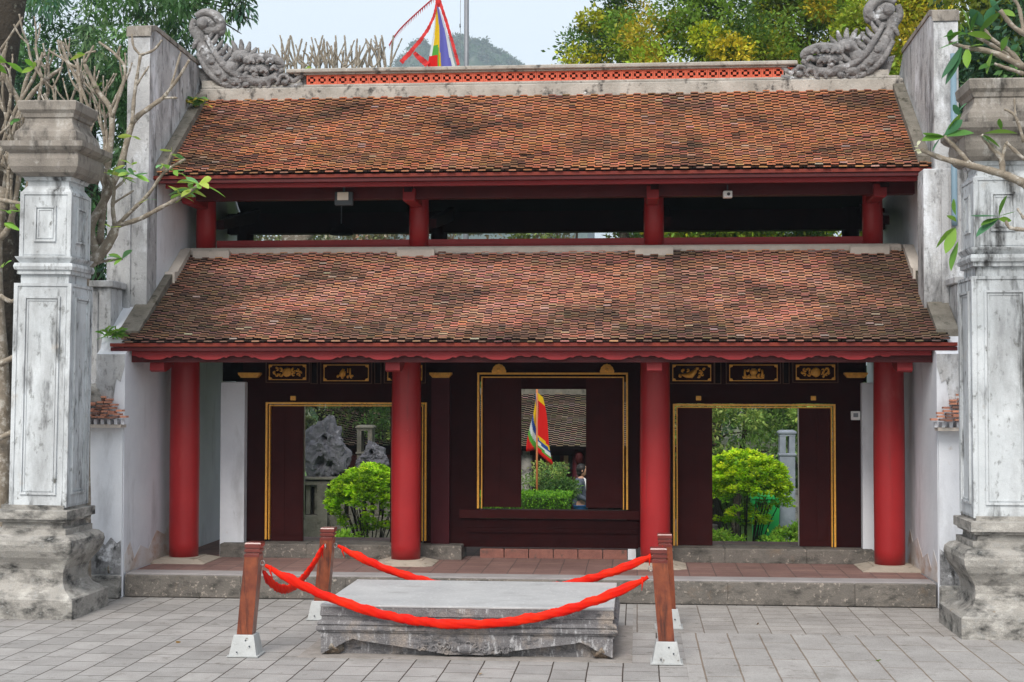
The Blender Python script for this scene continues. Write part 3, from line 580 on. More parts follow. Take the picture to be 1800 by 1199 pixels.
# carved and gilt frieze panels
def panel(px0, px1, py0, py1, kind):
    y = YW-.03; mb = MB(); rect(mb, px0-7, px1+7, py0-7, py1+6, y, .04); o = mb.build('frieze_panel', Mt['wood'], gate)
    fb = frame(MB(), px0-6, px1+6, py0-6, py1+5, y-.012, .012, .010, True); fb.build('panel_bead', Mt['jamb'] if False else Mt['gilt_dull'], o)
    a = at(px0, py0, y); b = at(px1, py1, y); W_ = b.x-a.x; H_ = a.z-b.z; cx, cz = (a.x+b.x)/2, (a.z+b.z)/2; yy = y-.012
    mb = frame(MB(), px0, px1, py0, py1, yy, .012, .009, True)
    for sx in (-1, 1):
        for sz in (-1, 1):
            ex, ez = cx+sx*W_/2, cz+sz*H_/2; mb.extr([(ex, ez), (ex-sx*.05, ez), (ex-sx*.035, ez-sz*.03), (ex-sx*.015, ez-sz*.035), (ex, ez-sz*.05)], yy-.004, yy+.01)
    def curl(x, z, r, a0, turns, th=.0145):
        pts = [(x+r*(1-t*.75)*math.cos(a0+t*turns), yy-.006, z+r*(1-t*.75)*math.sin(a0+t*turns)) for t in [k/9 for k in range(10)]]
        mb.tube(pts, [th*(1-.5*k/9) for k in range(10)], 6)
    rr = random.Random(px0)
    if kind == 'sun':
        mb.ball((cx, yy-.004, cz), (.062, .020, .056), 8, .10)
        for sx in (-1, 1):
            for k, (dx, dz, r) in enumerate(((.085, .025, .028), (.085, -.03, .028), (.135, .035, .024), (.14, -.03, .026), (.165, .0, .018))): curl(cx+sx*dx, cz+dz, r, rr.uniform(0, 6), 5*sx)
    elif kind == 'bird':
        mb.tube([(cx-.13, yy-.005, cz-.02), (cx-.07, yy-.008, cz-.035), (cx-.01, yy-.008, cz-.03), (cx+.04, yy-.006, cz+.02), (cx+.055, yy-.004, cz+.05)], [.010, .028, .042, .028, .016], 8)
        mb.ball((cx+.065, yy-.006, cz+.052), (.026, .014, .018), 6)
        for dx, dz, r in ((.10, .02, .024), (.135, -.02, .026), (.15, .04, .018), (-.11, .02, .022), (-.14, -.04, .02), (.09, -.04, .018), (-.05, .035, .02)): curl(cx+dx, cz+dz, r, rr.uniform(0, 6), 5)
    elif kind == 'urn':
        mb.lathe(cx, yy, [(.02, cz-.06), (.05, cz-.045), (.025, cz-.03), (.045, cz-.005), (.05, cz+.02), (.03, cz+.045), (.02, cz+.055)], 12)
        for sx in (-1, 1): 
            mb.tube([(cx+sx*.10, yy-.004, cz-.055), (cx+sx*.11, yy-.006, cz-.01), (cx+sx*.105, yy-.004, cz+.04)], [.018, .014, .012], 7)
            for dx, dz, r in ((.07, -.04, .02), (.125, -.045, .016), (.075, .03, .016)): curl(cx+sx*dx, cz+dz, r, 1, 5*sx)
        mb.box(cx-.13, cx+.13, yy-.008, yy+.004, cz-.072, cz-.058)
    else:                                       # robed rider figure on a cloud, upright strokes beside it
        mb.tube([(cx-.06, yy-.006, cz-.05), (cx-.045, yy-.008, cz), (cx-.03, yy-.006, cz+.05)], [.030, .034, .016], 8); mb.tube([(cx-.02, yy-.005, cz-.04), (cx-.01, yy-.005, cz+.02)], [.014, .010], 6)
        mb.tube([(cx+.055, yy-.006, cz-.04), (cx+.055, yy-.006, cz+.06)], [.012, .010], 6); mb.tube([(cx+.025, yy-.006, cz-.0), (cx+.025, yy-.006, cz+.06)], [.007, .006], 6)
        for dx, dz, r in ((-.10, -.05, .016), (-.04, -.06, .02), (.03, -.055, .018), (.075, -.055, .022)): curl(cx+dx, cz+dz, r, .5, 5)
    mb.build('gilt_carving', Mt['gold'], o)
Mt['gilt_dull'] = mat('aged_gilt_bead', (.11, .045, .018), (.06, .025, .012), 20, .5)
for args in ((473, 538, 641, 668, 'sun'), (569, 648, 641, 670, 'rider'), (681, 742, 642, 669, 'bird'), (1182, 1250, 641, 670, 'bird'), (1282, 1367, 641, 670, 'urn'), (1399, 1468, 641, 668, 'sun')): panel(*args)
for px in (552, 664, 1262, 1382):
    o = rect(MB(), px-5, px+5, 636, 674, YW-.03, .04).build('frieze_slot', Mt['ceiling'], gate); frame(MB(), px-6, px+6, 635, 675, YW-.042, .012, .009, True).build('panel_bead', Mt['gilt_dull'], o)
# white masonry piers closing the timber wall
MB().box(at(386, 900, 18.5).x, at(428, 900, 18.5).x, 18.52, 19.0, .262, 2.49, bev=.008).build('end_pier', Mt['white'], gate)
MB().box(at(1517, 900, 18.5).x, at(1537, 900, 18.5).x, 18.52, 19.0, .262, 2.49, bev=.008).build('end_pier', Mt['white'], gate)
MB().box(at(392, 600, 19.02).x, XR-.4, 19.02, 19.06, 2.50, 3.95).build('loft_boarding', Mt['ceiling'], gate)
# fixtures
def flood(px, py, Y, wpx, hpx, lab, tilt):
    p = at(px, py, Y); s_ = Y/CAMF; t = thing('floodlight', lab, 'floodlight', p); w_, h_ = wpx*s_/2, hpx*s_/2
    MB().box(p.x-w_, p.x+w_, p.y, p.y+.06, p.z-h_, p.z+h_, bev=.006).build('housing', Mt['greybox'], t); MB().box(p.x-w_*.7, p.x+w_*.55, p.y-.012, p.y, p.z-h_*.25, p.z+h_*.95, bev=.003).build('lens', Mt['lens'], t)
    MB().box(p.x-.012, p.x+.012, p.y+.01, p.y+.03, p.z+h_, p.z+h_+.08).build('bracket', Mt['greybox'], t); finish(t)
flood(604, 349, 18.16, 32, 24, 'dark floodlight with pale lens hanging under the upper beam of the left bay', 0)
p = at(1279, 342, 18.2); t = thing('security_camera', 'small white box camera hanging under the upper beam of the right bay', 'camera', p)
MB().box(p.x-.055, p.x+.055, p.y-.05, p.y+.06, p.z-.042, p.z+.042, bev=.008).build('housing', Mt['whitepl'], t); MB().box(p.x-.008, p.x+.008, p.y, p.y+.02, p.z+.042, p.z+.12).build('bracket', Mt['greybox'], t)
MB().tube([(p.x+.01, p.y-.055, p.z), (p.x+.01, p.y-.048, p.z)], .02, 12).build('lens', Mt['greybox'], t); finish(t)
p = at(1503.5, 730.5, YW-.01); t = thing('switch_box', 'small square white switch box on the dark timber right of the right doorway', 'switch box', p)
MB().box(p.x-.055, p.x+.055, p.y-.03, p.y+.008, p.z-.055, p.z+.055, bev=.006).build('box_cover', Mt['whitepl'], t); MB().box(p.x-.028, p.x+.030, p.y-.034, p.y-.030, p.z-.02, p.z+.03).build('display', Mt['grey'], t); finish(t)
p = at(600, 405, 20.0); t = thing('hanging_lamp', 'dark bell lamp on a thin rod inside the upper storey, left bay', 'lamp', p)
MB().lathe(p.x, p.y, [(.16, p.z-.06), (.17, p.z-.03), (.13, p.z+.03), (.05, p.z+.06), (.03, p.z+.09)], 16).build('lamp_shade', Mt['ceiling'], t); MB().tube([(p.x, p.y, p.z+.08), (p.x, p.y, p.z+1.2)], .008, 6).build('rod', Mt['grey'], t); finish(t)
# flank walls with their little tiled copings
def flank(s_, lab):
    E_ = 1.12 if s_ < 0 else 3.4; t = thing('flank_wall', lab, 'wall', (XM+s_*6.2, 16.7, 0)); x0, x1 = mx(s_, .003, E_)
    MB().box(*mx(s_, .345, E_), 16.60, 16.88, .0, 1.99).box(*mx(s_, .008, .347), 16.585, 16.617, .0, 1.99).build('wall_body', Mt['white'], t)
    MB().box(*mx(s_, -.03, E_), 16.42, 16.60, 1.955, 1.992).build('cornice', Mt['cream'], t)
    mb = MB()
    for k in range(30 if s_ > 0 else 14):
        a, b = mx(s_, -.07+k*.08, -.07+k*.08+.032); mb.box(a, b, 16.40, 16.585, 1.993, 2.05)
    mb.build('corbel_row', Mt['white'], t)
    mb = MB(); rr = random.Random(5)
    for r in range(9):
        yb = 16.33+r*.034; zb = 2.05+r*.034; st = -.12+r*.042
        for k in range(30 if s_ > 0 else 13):
            o0 = st+k*.085+(r % 2)*.04+rr.uniform(-.015, .015); a, b = mx(s_, o0, o0+.07); c = rr.choice(ORG[:5]); f = rr.uniform(.7, 1.2); dz = rr.uniform(0, .022)
            mb.box(a, b, yb+rr.uniform(-.015, .015), yb+.10, zb+dz, zb+.022+dz, tuple(min(1, v*f) for v in c))
    mb.build('coping_tiles', Mt['tile'], t)
    f0 = XM+s_*HW; MB().extr([(f0+s_*.22, 2.20), (f0+s_*E_, 2.20), (f0+s_*E_, 2.46), (f0+s_*.42, 2.46), (f0+s_*.30, 2.40)], 16.53, 16.80).build('coping_ridge', Mt['cement'], t); finish(t)
flank(-1, 'whitewashed flank wall with broken tile coping between left pillar and gate'); flank(1, 'whitewashed flank wall with tile coping between right pillar and gate')
# drain pipe
pp = at(1674, 150, 17.42); mb = MB().tube([(pp.x, 17.36, 6.3), (pp.x, 17.36, 4.4), (pp.x, 17.36, 4.3)], .035, 10); o = mb.build('drain_pipe', Mt['pipe']); tag(o, 'blue-grey drain pipe running down the right gable parapet', 'pipe')
# ================================================================== STONE PILLARS
PROF = {'base_block': [(.49, 0), (.49, .205), (.475, .222)],
 'pedestal': [(.45, .222), (.42, .25), (.36, .29), (.325, .35), (.315, .42), (.325, .50), (.365, .57), (.41, .63), (.44, .70), (.45, .76), (.44, .81), (.40, .85), (.345, .865), (.345, .925), (.29, .93), (.285, .985), (.33, .995), (.335, 1.02), (.365, 1.025), (.365, 1.115), (.355, 1.12), (.30, 1.125), (.30, 1.17)],
 'neck': [(.262, 3.52), (.262, 3.61), (.295, 3.62), (.295, 3.66), (.315, 3.665), (.325, 3.70), (.315, 3.735), (.275, 3.74), (.31, 3.79), (.315, 3.805)],
 'collar': [(.272, 4.50), (.225, 4.57), (.225, 4.62), (.25, 4.625), (.262, 4.655), (.275, 4.66)],
 'capital': [(.30, 4.662), (.345, 4.70), (.375, 4.76), (.385, 4.84), (.375, 4.90), (.42, 4.93), (.45, 4.965), (.452, 5.02), (.34, 5.025), (.345, 5.08), (.33, 5.14), (.295, 5.18), (.265, 5.24), (.26, 5.29), (.275, 5.30), (.285, 5.34), (.315, 5.375), (.325, 5.46), (.315, 5.475)]}
def rotbox(mb, cx, cy, k, h, a0, a1, z0, z1, t):
    """strip on face k of a square shaft of half-width h, from a0 to a1 across, proud by t"""
    if k == 0: mb.box(cx+a0, cx+a1, cy-h-t, cy-h, z0, z1)
    elif k == 1: mb.box(cx+h, cx+h+t, cy+a0, cy+a1, z0, z1)
    elif k == 2: mb.box(cx-a1, cx-a0, cy+h, cy+h+t, z0, z1)
    else: mb.box(cx-h-t, cx-h, cy-a1, cy-a0, z0, z1)
def pillar(cx, cy, lab, lean=0):
    t = thing('stone_pillar', lab, 'pillar', (cx, cy, 0))
    for nm, pr in PROF.items():
        mb = MB()
        sg = -1 if cx < 0 else 1
        if nm in ('base_block', 'pedestal'): mb.squarelathe(cx+sg*.045, cy, [(h_+.04, z_) for h_, z_ in pr])
        else: mb.squarelathe(cx, cy, pr)
        mb.build(nm, Mt['cement'] if nm in ('base_block', 'pedestal') else Mt['capstone'] if nm == 'capital' else Mt['pillar'], t)
    for nm, z0, z1, h, ins in (('shaft', 1.15, 3.52, .302, .0), ('upper_shaft', 3.806, 4.50, .270, .0)):
        mb = MB().box(cx-h, cx+h, cy-h, cy+h, z0, z1)
        for k in range(4):
            bw = .030; T_ = .012
            # corner beads and panel frames
            rotbox(mb, cx, cy, k, h, -h-(T_ if k % 2 == 0 else 0), -h+bw, z0, z1, T_); rotbox(mb, cx, cy, k, h, h-bw, h+(T_ if k % 2 == 0 else 0), z0, z1, T_)
            rotbox(mb, cx, cy, k, h, -h+bw, h-bw, z1-.03, z1, T_)
            i0 = .062
            rotbox(mb, cx, cy, k, h, -h+bw+.012, h-bw-.012, z0+.02, z1-.045, .006)
            hh = h+.006; u = h-.105 if nm == 'shaft' else h-.15; za, zb = (z0+.13, z1-.14) if nm == 'shaft' else (z0+.16, z1-.15)
            for wd, tt, e in ((.022, .020, 0), (.014, .010, .034)):
                rotbox(mb, cx, cy, k, hh, -u+e, -u+e+wd, za+e, zb-e, tt); rotbox(mb, cx, cy, k, hh, u-e-wd, u-e, za+e, zb-e, tt)
                rotbox(mb, cx, cy, k, hh, -u+e+wd, u-e-wd, zb-e-wd, zb-e, tt-.002); rotbox(mb, cx, cy, k, hh, -u+e+wd, u-e-wd, za+e, za+e+wd, tt-.002)
        mb.build(nm, Mt['pillar'], t)
    finish(t); t.rotation_euler = (0, lean, 0); return t
pillar(-6.335, 15.46, 'tall whitewashed stone pillar with stained capital on the left, mossy bulging pedestal', .012)
pillar(3.585, 15.10, 'tall whitewashed stone pillar with stained capital on the right, behind leafy branch')
# ================================================================== STONE TABLE
bx0, bx1, by0, by1 = -2.88, -.19, 13.17, 14.98
Mt['bed2'] = mat('earthy_carved_stone', (.26, .19, .13), (.12, .11, .10), 14, .95, .015, 40, [((.40, .36, .30), 22, S, .56, .68)], fine=.25)
tab = thing('stone_altar_table', 'low carved grey stone slab with pale top, roped off in front of the gate', 'stone slab', ((bx0+bx1)/2, (by0+by1)/2, 0))
MB().box(bx0+.02, bx1-.02, by0+.02, by1-.02, .436, .456, bev=.004).build('table_top', Mt['slabtop'], tab)
mb = MB(); prof = [(.006, .4358), (-.0, .36), (.012, .35), (.012, .318), (-.008, .312), (-.02, .30), (-.024, .285), (-.01, .272), (-.03, .262), (-.032, .235), (-.02, .226), (-.015, .215), (.0, .205), (.0, .19)]
vs = []; fs = []
for d, z in prof: vs += [(bx0+.02+d, by0+.02+d, z), (bx1-.02-d, by0+.02+d, z), (bx1-.02-d, by1-.02-d, z), (bx0+.02+d, by1-.02-d, z)]
for k in range(len(prof)-1):
    for i in range(4): j = (i+1) % 4; fs.append((k*4+j, k*4+i, k*4+4+i, k*4+4+j))
fs.append((0, 1, 2, 3)); fs.append(tuple(len(vs)-1-i for i in range(4))); mb.add(vs, fs); mb.build('moulded_edge', Mt['slab'], tab)
# apron with a curved lower edge: deepest in the middle
def apron(a, b):
    pts = [(a, .19)]; n = 36
    for k in range(n+1):
        t = k/n; x = a+(b-a)*t; u = abs(2*t-1)
        z = .018+.012*math.cos(9*u)*(u < .18) if u < .12 else .025+(.115)*min(1, (u-.12)/.62)**.9
        if u > .74: z = .135+.02*math.sin((u-.74)*40)
        if u > .86: z = .10-.6*(u-.86)
        if u > .97: z = .018
        pts.append((x, z))
    return pts+[(b, .19)]
MB().extr(apron(bx0+.03, bx1-.03), by0+.015, by0+.085).build('apron', Mt['slab'], tab)
MB().extr(apron(bx0+.03, bx1-.03), by1-.085, by1-.015).build('apron', Mt['slab'], tab)
pts = [(p[0], p[1]) for p in apron(by0+.09, by1-.09)]
MB().extr(pts, bx1-.095, bx1-.03, 'x').build('apron', Mt['slab'], tab); MB().extr(pts, bx0+.03, bx0+.095, 'x').build('apron', Mt['slab'], tab)
MB().box(bx0+.16, bx1-.16, by0+.11, by1-.12, .004, .19).build('core', Mt['slab'], tab)
mb = MB()
for sx in (0, 1):
    for sy in (0, 1):
        x_ = bx0+.13 if sx == 0 else bx1-.13; y_ = by0+.10 if sy == 0 else by1-.10
        mb = MB(); mb.ball((x_, y_, .06), (.10, .06, .06), 8, .10); mb.tube([(x_-.06, y_-.05, .03), (x_, y_-.075, .09), (x_+.06, y_-.05, .04)], [.02, .028, .015], 7); mb.build('carved_foot', Mt['bed2'], tab)
cx = (bx0+bx1)/2; mb = MB(); rr = random.Random(3)
for k in range(26):
    a = rr.uniform(-.42, .42); z = .05+rr.uniform(0, .10)*(1-abs(a)/.6); r = rr.uniform(.02, .04)
    pts = [(cx+a+r*(1-t*.7)*math.cos(t*5+k), by0+.008, z+r*(1-t*.7)*math.sin(t*5+k)) for t in [q/7 for q in range(8)]]; mb.tube(pts, [.010*(1-.4*q/7) for q in range(8)], 6)
mb.ball((cx, by0+.01, .08), (.09, .03, .045), 8, .05); mb.build('relief_carving', Mt['slab'], tab)
finish(tab)
# sunken bed round the slab and pale setting slab of the right post
mb = MB().box(bx0-.16, bx1+.14, by0-.10, by1+.12, .0, .006); Mt['bed'] = mat('dusty_bed', (.34, .31, .29), (.22, .20, .18), 6, .95, .004, 40, [((.10, .09, .08), 9, S, .6, .72)], fine=.15); o = mb.build('slab_bed', Mt['bed']); tag(o, 'thin strip of dusty mortar bed around the stone slab', 'mortar bed')
# ================================================================== BARRIER POSTS AND RIBBONS
def post(x, y, lx, ly, lab, h=1.03, hooks=()):
    t = thing('barrier_post', lab, 'post', (x, y, 0), 'wooden barrier posts around the stone slab')
    MB().squarelathe(x, y, [(.142, .006), (.142, .016), (.125, .018), (.092, .19), (.088, .196), (.075, .196)]).build('metal_foot', Mt['foot'], t)
    def sq(z, hw): cx_, cy_ = x+lx*(z-.19)/h, y+ly*(z-.19)/h; return [(cx_-hw, cy_-hw, z), (cx_+hw, cy_-hw, z), (cx_+hw, cy_+hw, z), (cx_-hw, cy_+hw, z)]
    def prism(pr):
        vs = []; fs = []
        for hw, z in pr: vs += sq(z, hw)
        for k in range(len(pr)-1):
            for i in range(4): j = (i+1) % 4; fs.append((k*4+i, k*4+j, k*4+4+j, k*4+4+i))
        fs += [(3, 2, 1, 0), tuple((len(pr)-1)*4+i for i in range(4))]; return MB().add(vs, fs)
    prism([(.070, .197), (.0705, .5), (.067, h-.125), (.062, h-.12)]).build('post_shaft', Mt['post'], t)
    prism([(.064, h-.135), (.069, h-.132), (.071, h-.108), (.060, h-.104), (.060, h-.090), (.071, h-.086), (.072, h-.066), (.062, h-.062), (.062, h-.052), (.072, h-.048), (.073, h-.015), (.068, h-.004), (.058, h)]).build('post_cap', Mt['postcap'], t)
    zz = h-.19; cx_, cy_ = x+lx*(zz-.19)/h, y+ly*(zz-.19)/h
    for dx, dy in hooks:
        c = Vector((cx_+dx*.086, cy_+dy*.086, zz)); pts = [c+Vector((dx*.02*math.sin(a), dy*.02*math.sin(a), .022*math.cos(a))) for a in [k*math.pi/5 for k in range(11)]]
        MB().tube(pts, .004, 6).build('ring_hook', Mt['steel'], t)
    for (dx, dz) in ((-.05, .05), (.06, .10), (.02, .15)): MB().ball((x+dx, y-.155+dz*.35, dz), (.008, .006, .008), 5).build('bolt', Mt['greybox'], t)
    finish(t); return t
post(-3.52, 13.13, .085, .02, 'orange-brown wooden post with white steel foot, front left of stone slab', 1.02, ((1, 0), (0, 1)))
post(.25, 13.12, -.085, .02, 'reddish wooden post with chipped white foot, front right of stone slab', 1.01, ((-1, 0), (0, 1)))
post(-3.29, 15.27, .09, -.03, 'dark brown wooden post behind the ribbon, back left of stone slab', .96, ((1, 0), (0, -1)))
post(.31, 15.05, -.05, -.02, 'wooden post mostly hidden behind the front right post', .95, ((-1, 0), (0, -1)))
def ribbon(A, B, sag, lab, skew=0, n=150, r=.035):
    A, B = Vector(A), Vector(B); pts = []; rd = []
    for k in range(n+1):
        t = k/n; p = A.lerp(B, t); s_ = 4*t*(1-t)*(1+skew*(t-.5)); p.z -= sag*s_
        p += Vector((0, .004*math.sin(k*.5), .003*math.sin(k*.8))); pts.append(p)
        e = min(t, 1-t)*64; rd.append((r*min(1, .35+e*.16))*(1+.05*math.sin(k*.8)+.03*math.sin(k*2.1)))
    mb = MB(); vs = []; fs = []; m_ = 20
    for k, p in enumerate(pts):
        d = (pts[min(k+1, n)]-pts[max(k-1, 0)]).normalized(); a = (Vector((0, 0, 1))-d*d.z).normalized(); b = d.cross(a)
        for i in range(m_):
            th = 2*math.pi*i/m_; tw = th-k*.15-.7*math.sin(k*.11); q = rd[k]*(1+.07*math.sin(2*tw)+.11*math.sin(5*tw)+.09*math.sin(8*tw+k*.07)+.02*math.sin(k*1.9))
            vs.append(p+a*math.cos(th)*q*1.12+b*math.sin(th)*q*.45)
    for k in range(n):
        for i in range(m_): j = (i+1) % m_; fs.append((k*m_+i, k*m_+j, k*m_+m_+j, k*m_+m_+i))
    mb.add(vs, fs, None, True)
    for E_, s_ in ((A, 1), (B, -1)):            # loose tails at the knots
        d = (B-A).normalized()*s_*.05; mb.tube([E_+d, E_+d+Vector((0, -.01, -.05)), E_+d*1.3+Vector((.01, -.01, -.12))], [.014, .010, .003], 6)
    o = mb.build('barrier_ribbon', Mt['ribbon']); tag(o, lab, 'ribbon', 'twisted red satin ribbons between the barrier posts')
fl = (-3.35, 13.12, .81); fr = (.09, 13.10, .75)
ribbon(fl, fr, .47, 'twisted red satin ribbon sagging across the front of the stone slab')
ribbon((-3.24, 15.12, .78), (-3.40, 13.24, .74), .27, 'red satin ribbon looping between the two left posts', .5)
ribbon((-3.12, 15.24, .765), (.17, 15.02, .74), .42, 'red satin ribbon slung between the two back posts, behind the slab')
ribbon((.25, 14.93, .82), (.19, 13.24, .80), .24, 'red satin ribbon between the two right posts, almost hidden by the front one')
# ================================================================== VEGETATION NEAR THE GATE
def bez(pts, k=5):
    P_ = [Vector(p) for p in pts]; out = []
    for i in range(len(P_)-1):
        p0, p1, p2, p3 = P_[max(i-1, 0)], P_[i], P_[i+1], P_[min(i+2, len(P_)-1)]
        for q in range(k):
            t = q/k; out.append(.5*((2*p1)+(p2-p0)*t+(2*p0-5*p1+4*p2-p3)*t*t+(3*p1-p0-3*p2+p3)*t**3))
    out.append(P_[-1]); return out
class Frangi:
    def __init__(s, lab, base): s.t = thing('frangipani_tree', lab, 'tree', base); s.mb = MB(); s.P = []; s.D = []; s.L = []; s.W = []; s.C = []
    def br(s, pts, r0, r1):
        b = bez(pts); n = len(b)-1; s.mb.tube(b, [r0+(r1-r0)*k/n+.003*math.sin(k*2.1) for k in range(n+1)], 8)
    def px(s, pts, Y, r0, r1, dy=0): s.br([at(a, b, Y+dy*i) for i, (a, b) in enumerate(pts)], r0, r1)
    def tips(s, p, n, ln, rr, cols=((.10, .24, .035), (.16, .30, .05), (.07, .19, .05)), up=.5):
        for k in range(n):
            a = rr.uniform(0, 6.28); s.P.append(tuple(p)); s.D.append((math.cos(a), math.sin(a), up*rr.uniform(-.6, 1.6))); L_ = ln*rr.uniform(.6, 1.15)
            s.L.append(L_); s.W.append(L_*.30); c = rr.choice(cols); f = rr.uniform(.8, 1.5); s.C.append(tuple(v*f for v in c))
    def grow(s, p, d, L_, r, depth, rr, leafp=.0, ln=.2):
        p = Vector(p); d = Vector(d).normalized(); side = Vector((rr.uniform(-1, 1), rr.uniform(-1, 1), 0))*.15
        q = p+d*L_*.5+side*L_*.3; e = p+(d+Vector((0, 0, .25))).normalized()*L_; s.br([p, q, e], r, r*.78)
        if depth == 0:
            if rr.random() < leafp: s.tips(e, rr.randint(2, 5), ln, rr)
            return
        for k in range(rr.choice((2, 2, 3))):
            a = rr.uniform(0, 6.28); nd = (d*1.0+Vector((math.cos(a), math.sin(a)*.6, .25+rr.uniform(-.2, .2)))*.75).normalized()
            s.grow(e, nd, L_*rr.uniform(.6, .95), r*.72, depth-1, rr, leafp, ln)
    def done(s, droop=.22):
        s.mb.build('branches', Mt['bark'], s.t)
        if s.P: leaves('foliage', s.P, s.D, s.L, s.W, s.C, s.t, segs=5, droop=droop)
        finish(s.t)
rr = random.Random(11)
F = Frangi('bare-branched frangipani with sparse green leaves between left pillar and gable', (-6.15, 16.1, 0))
Y0 = 16.15
F.br([(-6.22, Y0, 0), (-6.24, Y0, 1.5), (-6.26, Y0, 2.8), at(140, 520, Y0), at(150, 470, Y0)], .12, .085)
F.px([(150, 470), (180, 442), (200, 410), (202, 397)], Y0, .075, .045); F.px([(202, 397), (198, 365), (200, 333), (190, 308), (186, 296)], Y0, .028, .016)
F.px([(200, 333), (215, 320), (224, 306)], Y0, .018, .014); F.px([(205, 397), (245, 385), (283, 365), (320, 345), (350, 325)], Y0, .030, .020, -.05)
F.px([(208, 394), (228, 374), (262, 340), (290, 302), (326, 280)], Y0, .024, .016, -.05); F.px([(290, 302), (302, 268)], Y0, .016, .012)
F.px([(170, 445), (160, 400), (190, 340), (213, 287), (233, 217), (262, 190), (287, 172)], Y0, .055, .024, .03)
F.px([(287, 172), (315, 135), (333, 105)], Y0, .022, .015); F.px([(287, 172), (312, 172)], Y0, .016, .012); F.px([(300, 155), (318, 92)], Y0, .016, .012)
F.px([(233, 217), (236, 170), (247, 97)], Y0, .026, .018); F.px([(247, 97), (270, 88), (285, 70)], Y0, .018, .012); F.px([(247, 97), (235, 82), (232, 60)], Y0, .016, .012); F.px([(240, 150), (262, 116)], Y0, .014, .01)
F.px([(175, 430), (185, 330), (197, 207), (172, 160), (148, 112)], Y0+.1, .045, .022); F.px([(148, 112), (165, 80)], Y0, .016, .012); F.px([(197, 207), (220, 130), (205, 98), (174, 74)], Y0, .022, .014); F.px([(205, 98), (212, 80)], Y0, .014, .012)
F.px([(148, 112), (150, 95), (168, 90)], Y0, .014, .012); F.px([(160, 200), (140, 150), (120, 110), (107, 72)], Y0+.2, .022, .014); F.px([(185, 330), (150, 230), (142, 160), (135, 95)], Y0+.2, .028, .016); F.px([(135, 120), (85, 88)], Y0+.2, .014, .01)
F.px([(150, 470), (180, 460), (215, 455)], Y0, .02, .014); F.px([(195, 360), (235, 335)], Y0, .014, .01)
for (a, b), n_, l_ in (((350, 323), 9, .28), ((338, 333), 7, .27), ((324, 342), 6, .26), ((200, 300), 5, .22), ((215, 312), 4, .2), ((236, 308), 4, .2), ((318, 345), 4, .24), ((305, 300), 4, .2), ((326, 280), 3, .22), ((190, 305), 5, .2), ((226, 305), 4, .2), ((302, 266), 3, .16), ((215, 455), 5, .2), ((195, 400), 3, .16), ((232, 290), 3, .18), ((150, 96), 2, .16), ((233, 240), 2, .15), ((262, 350), 2, .16), ((285, 290), 3, .18)): F.tips(at(a, b, Y0-.15), n_, l_, rr, ((.24, .46, .08), (.36, .52, .12), (.18, .40, .18), (.40, .50, .10)))
for k in range(5): F.grow(at(rr.uniform(120, 215), rr.uniform(240, 330), Y0+.2), (rr.uniform(-.5, .4), .1, 1), rr.uniform(.45, .7), .020, 2, rr, .08, .15)
F.done()
F = Frangi('tangled grey frangipani branches behind and beyond the left pillar', (-7.6, 16.8, 0)); Y0 = 16.9
F.br([(-7.55, Y0, 0), (-7.5, Y0, 2), at(-10, 450, Y0), at(10, 330, Y0)], .14, .07)
F.px([(10, 330), (28, 220), (60, 160), (110, 118)], Y0, .045, .02); F.px([(0, 300), (40, 210), (5, 120), (12, 80)], Y0, .04, .018); F.px([(28, 220), (50, 130), (80, 95)], Y0, .03, .016)
F.px([(-10, 310), (20, 210), (60, 135), (75, 92)], Y0-.2, .03, .015); F.px([(-5, 240), (40, 200)], Y0-.3, .02, .012); F.px([(0, 90), (40, 30)], Y0, .018, .012); F.px([(-10, 350), (20, 355), (45, 360)], Y0-.2, .03, .02); F.px([(0, 520), (20, 530), (35, 520)], Y0-.2, .03, .02); F.px([(-20, 430), (15, 400), (35, 300), (50, 180)], Y0, .05, .02)
F.px([(0, 640), (30, 625)], Y0-.2, .04, .03); F.px([(-10, 775), (25, 758)], Y0-.2, .04, .03)
for k in range(11): F.grow(at(rr.uniform(-10, 95), rr.uniform(180, 420), Y0+rr.uniform(-.3, .6)), (rr.uniform(-.5, .6), rr.uniform(-.3, .3), 1), rr.uniform(.35, .6), .024, 2, rr, .10, .16)
for (a, b) in ((12, 110), (12, 130), (60, 120), (38, 372), (20, 375), (8, 392), (5, 470)): F.tips(at(a, b, Y0-.4), 3, .2, rr, ((.16, .34, .045), (.26, .40, .07)))
F.done()
F = Frangi('leafy frangipani branches with long green leaves reaching over the right pillar', (5.6, 13.9, 0)); Y0 = 13.9
F.br([(5.6, Y0, 0), (5.55, Y0, 2), (5.3, Y0, 3.4), at(1870, 360, Y0), at(1800, 322, Y0)], .13, .045); F.br([(5.5, Y0, 2.5), (5.5, Y0+.1, 4.2), at(1900, 150, Y0), at(1800, 118, Y0)], .08, .03)
F.px([(1800, 322), (1762, 306), (1707, 291), (1655, 278), (1618, 262)], Y0, .042, .020); F.px([(1707, 291), (1685, 265), (1660, 240)], Y0, .024, .018); F.px([(1762, 306), (1760, 280), (1742, 258), (1725, 237)], Y0, .032, .018); F.px([(1760, 290), (1768, 252)], Y0, .022, .012); F.px([(1830, 300), (1795, 275), (1768, 250)], Y0-.1, .02, .016)
F.px([(1800, 250), (1785, 205), (1765, 192)], Y0-.2, .018, .010); F.px([(1785, 205), (1783, 172)], Y0-.2, .012, .008)
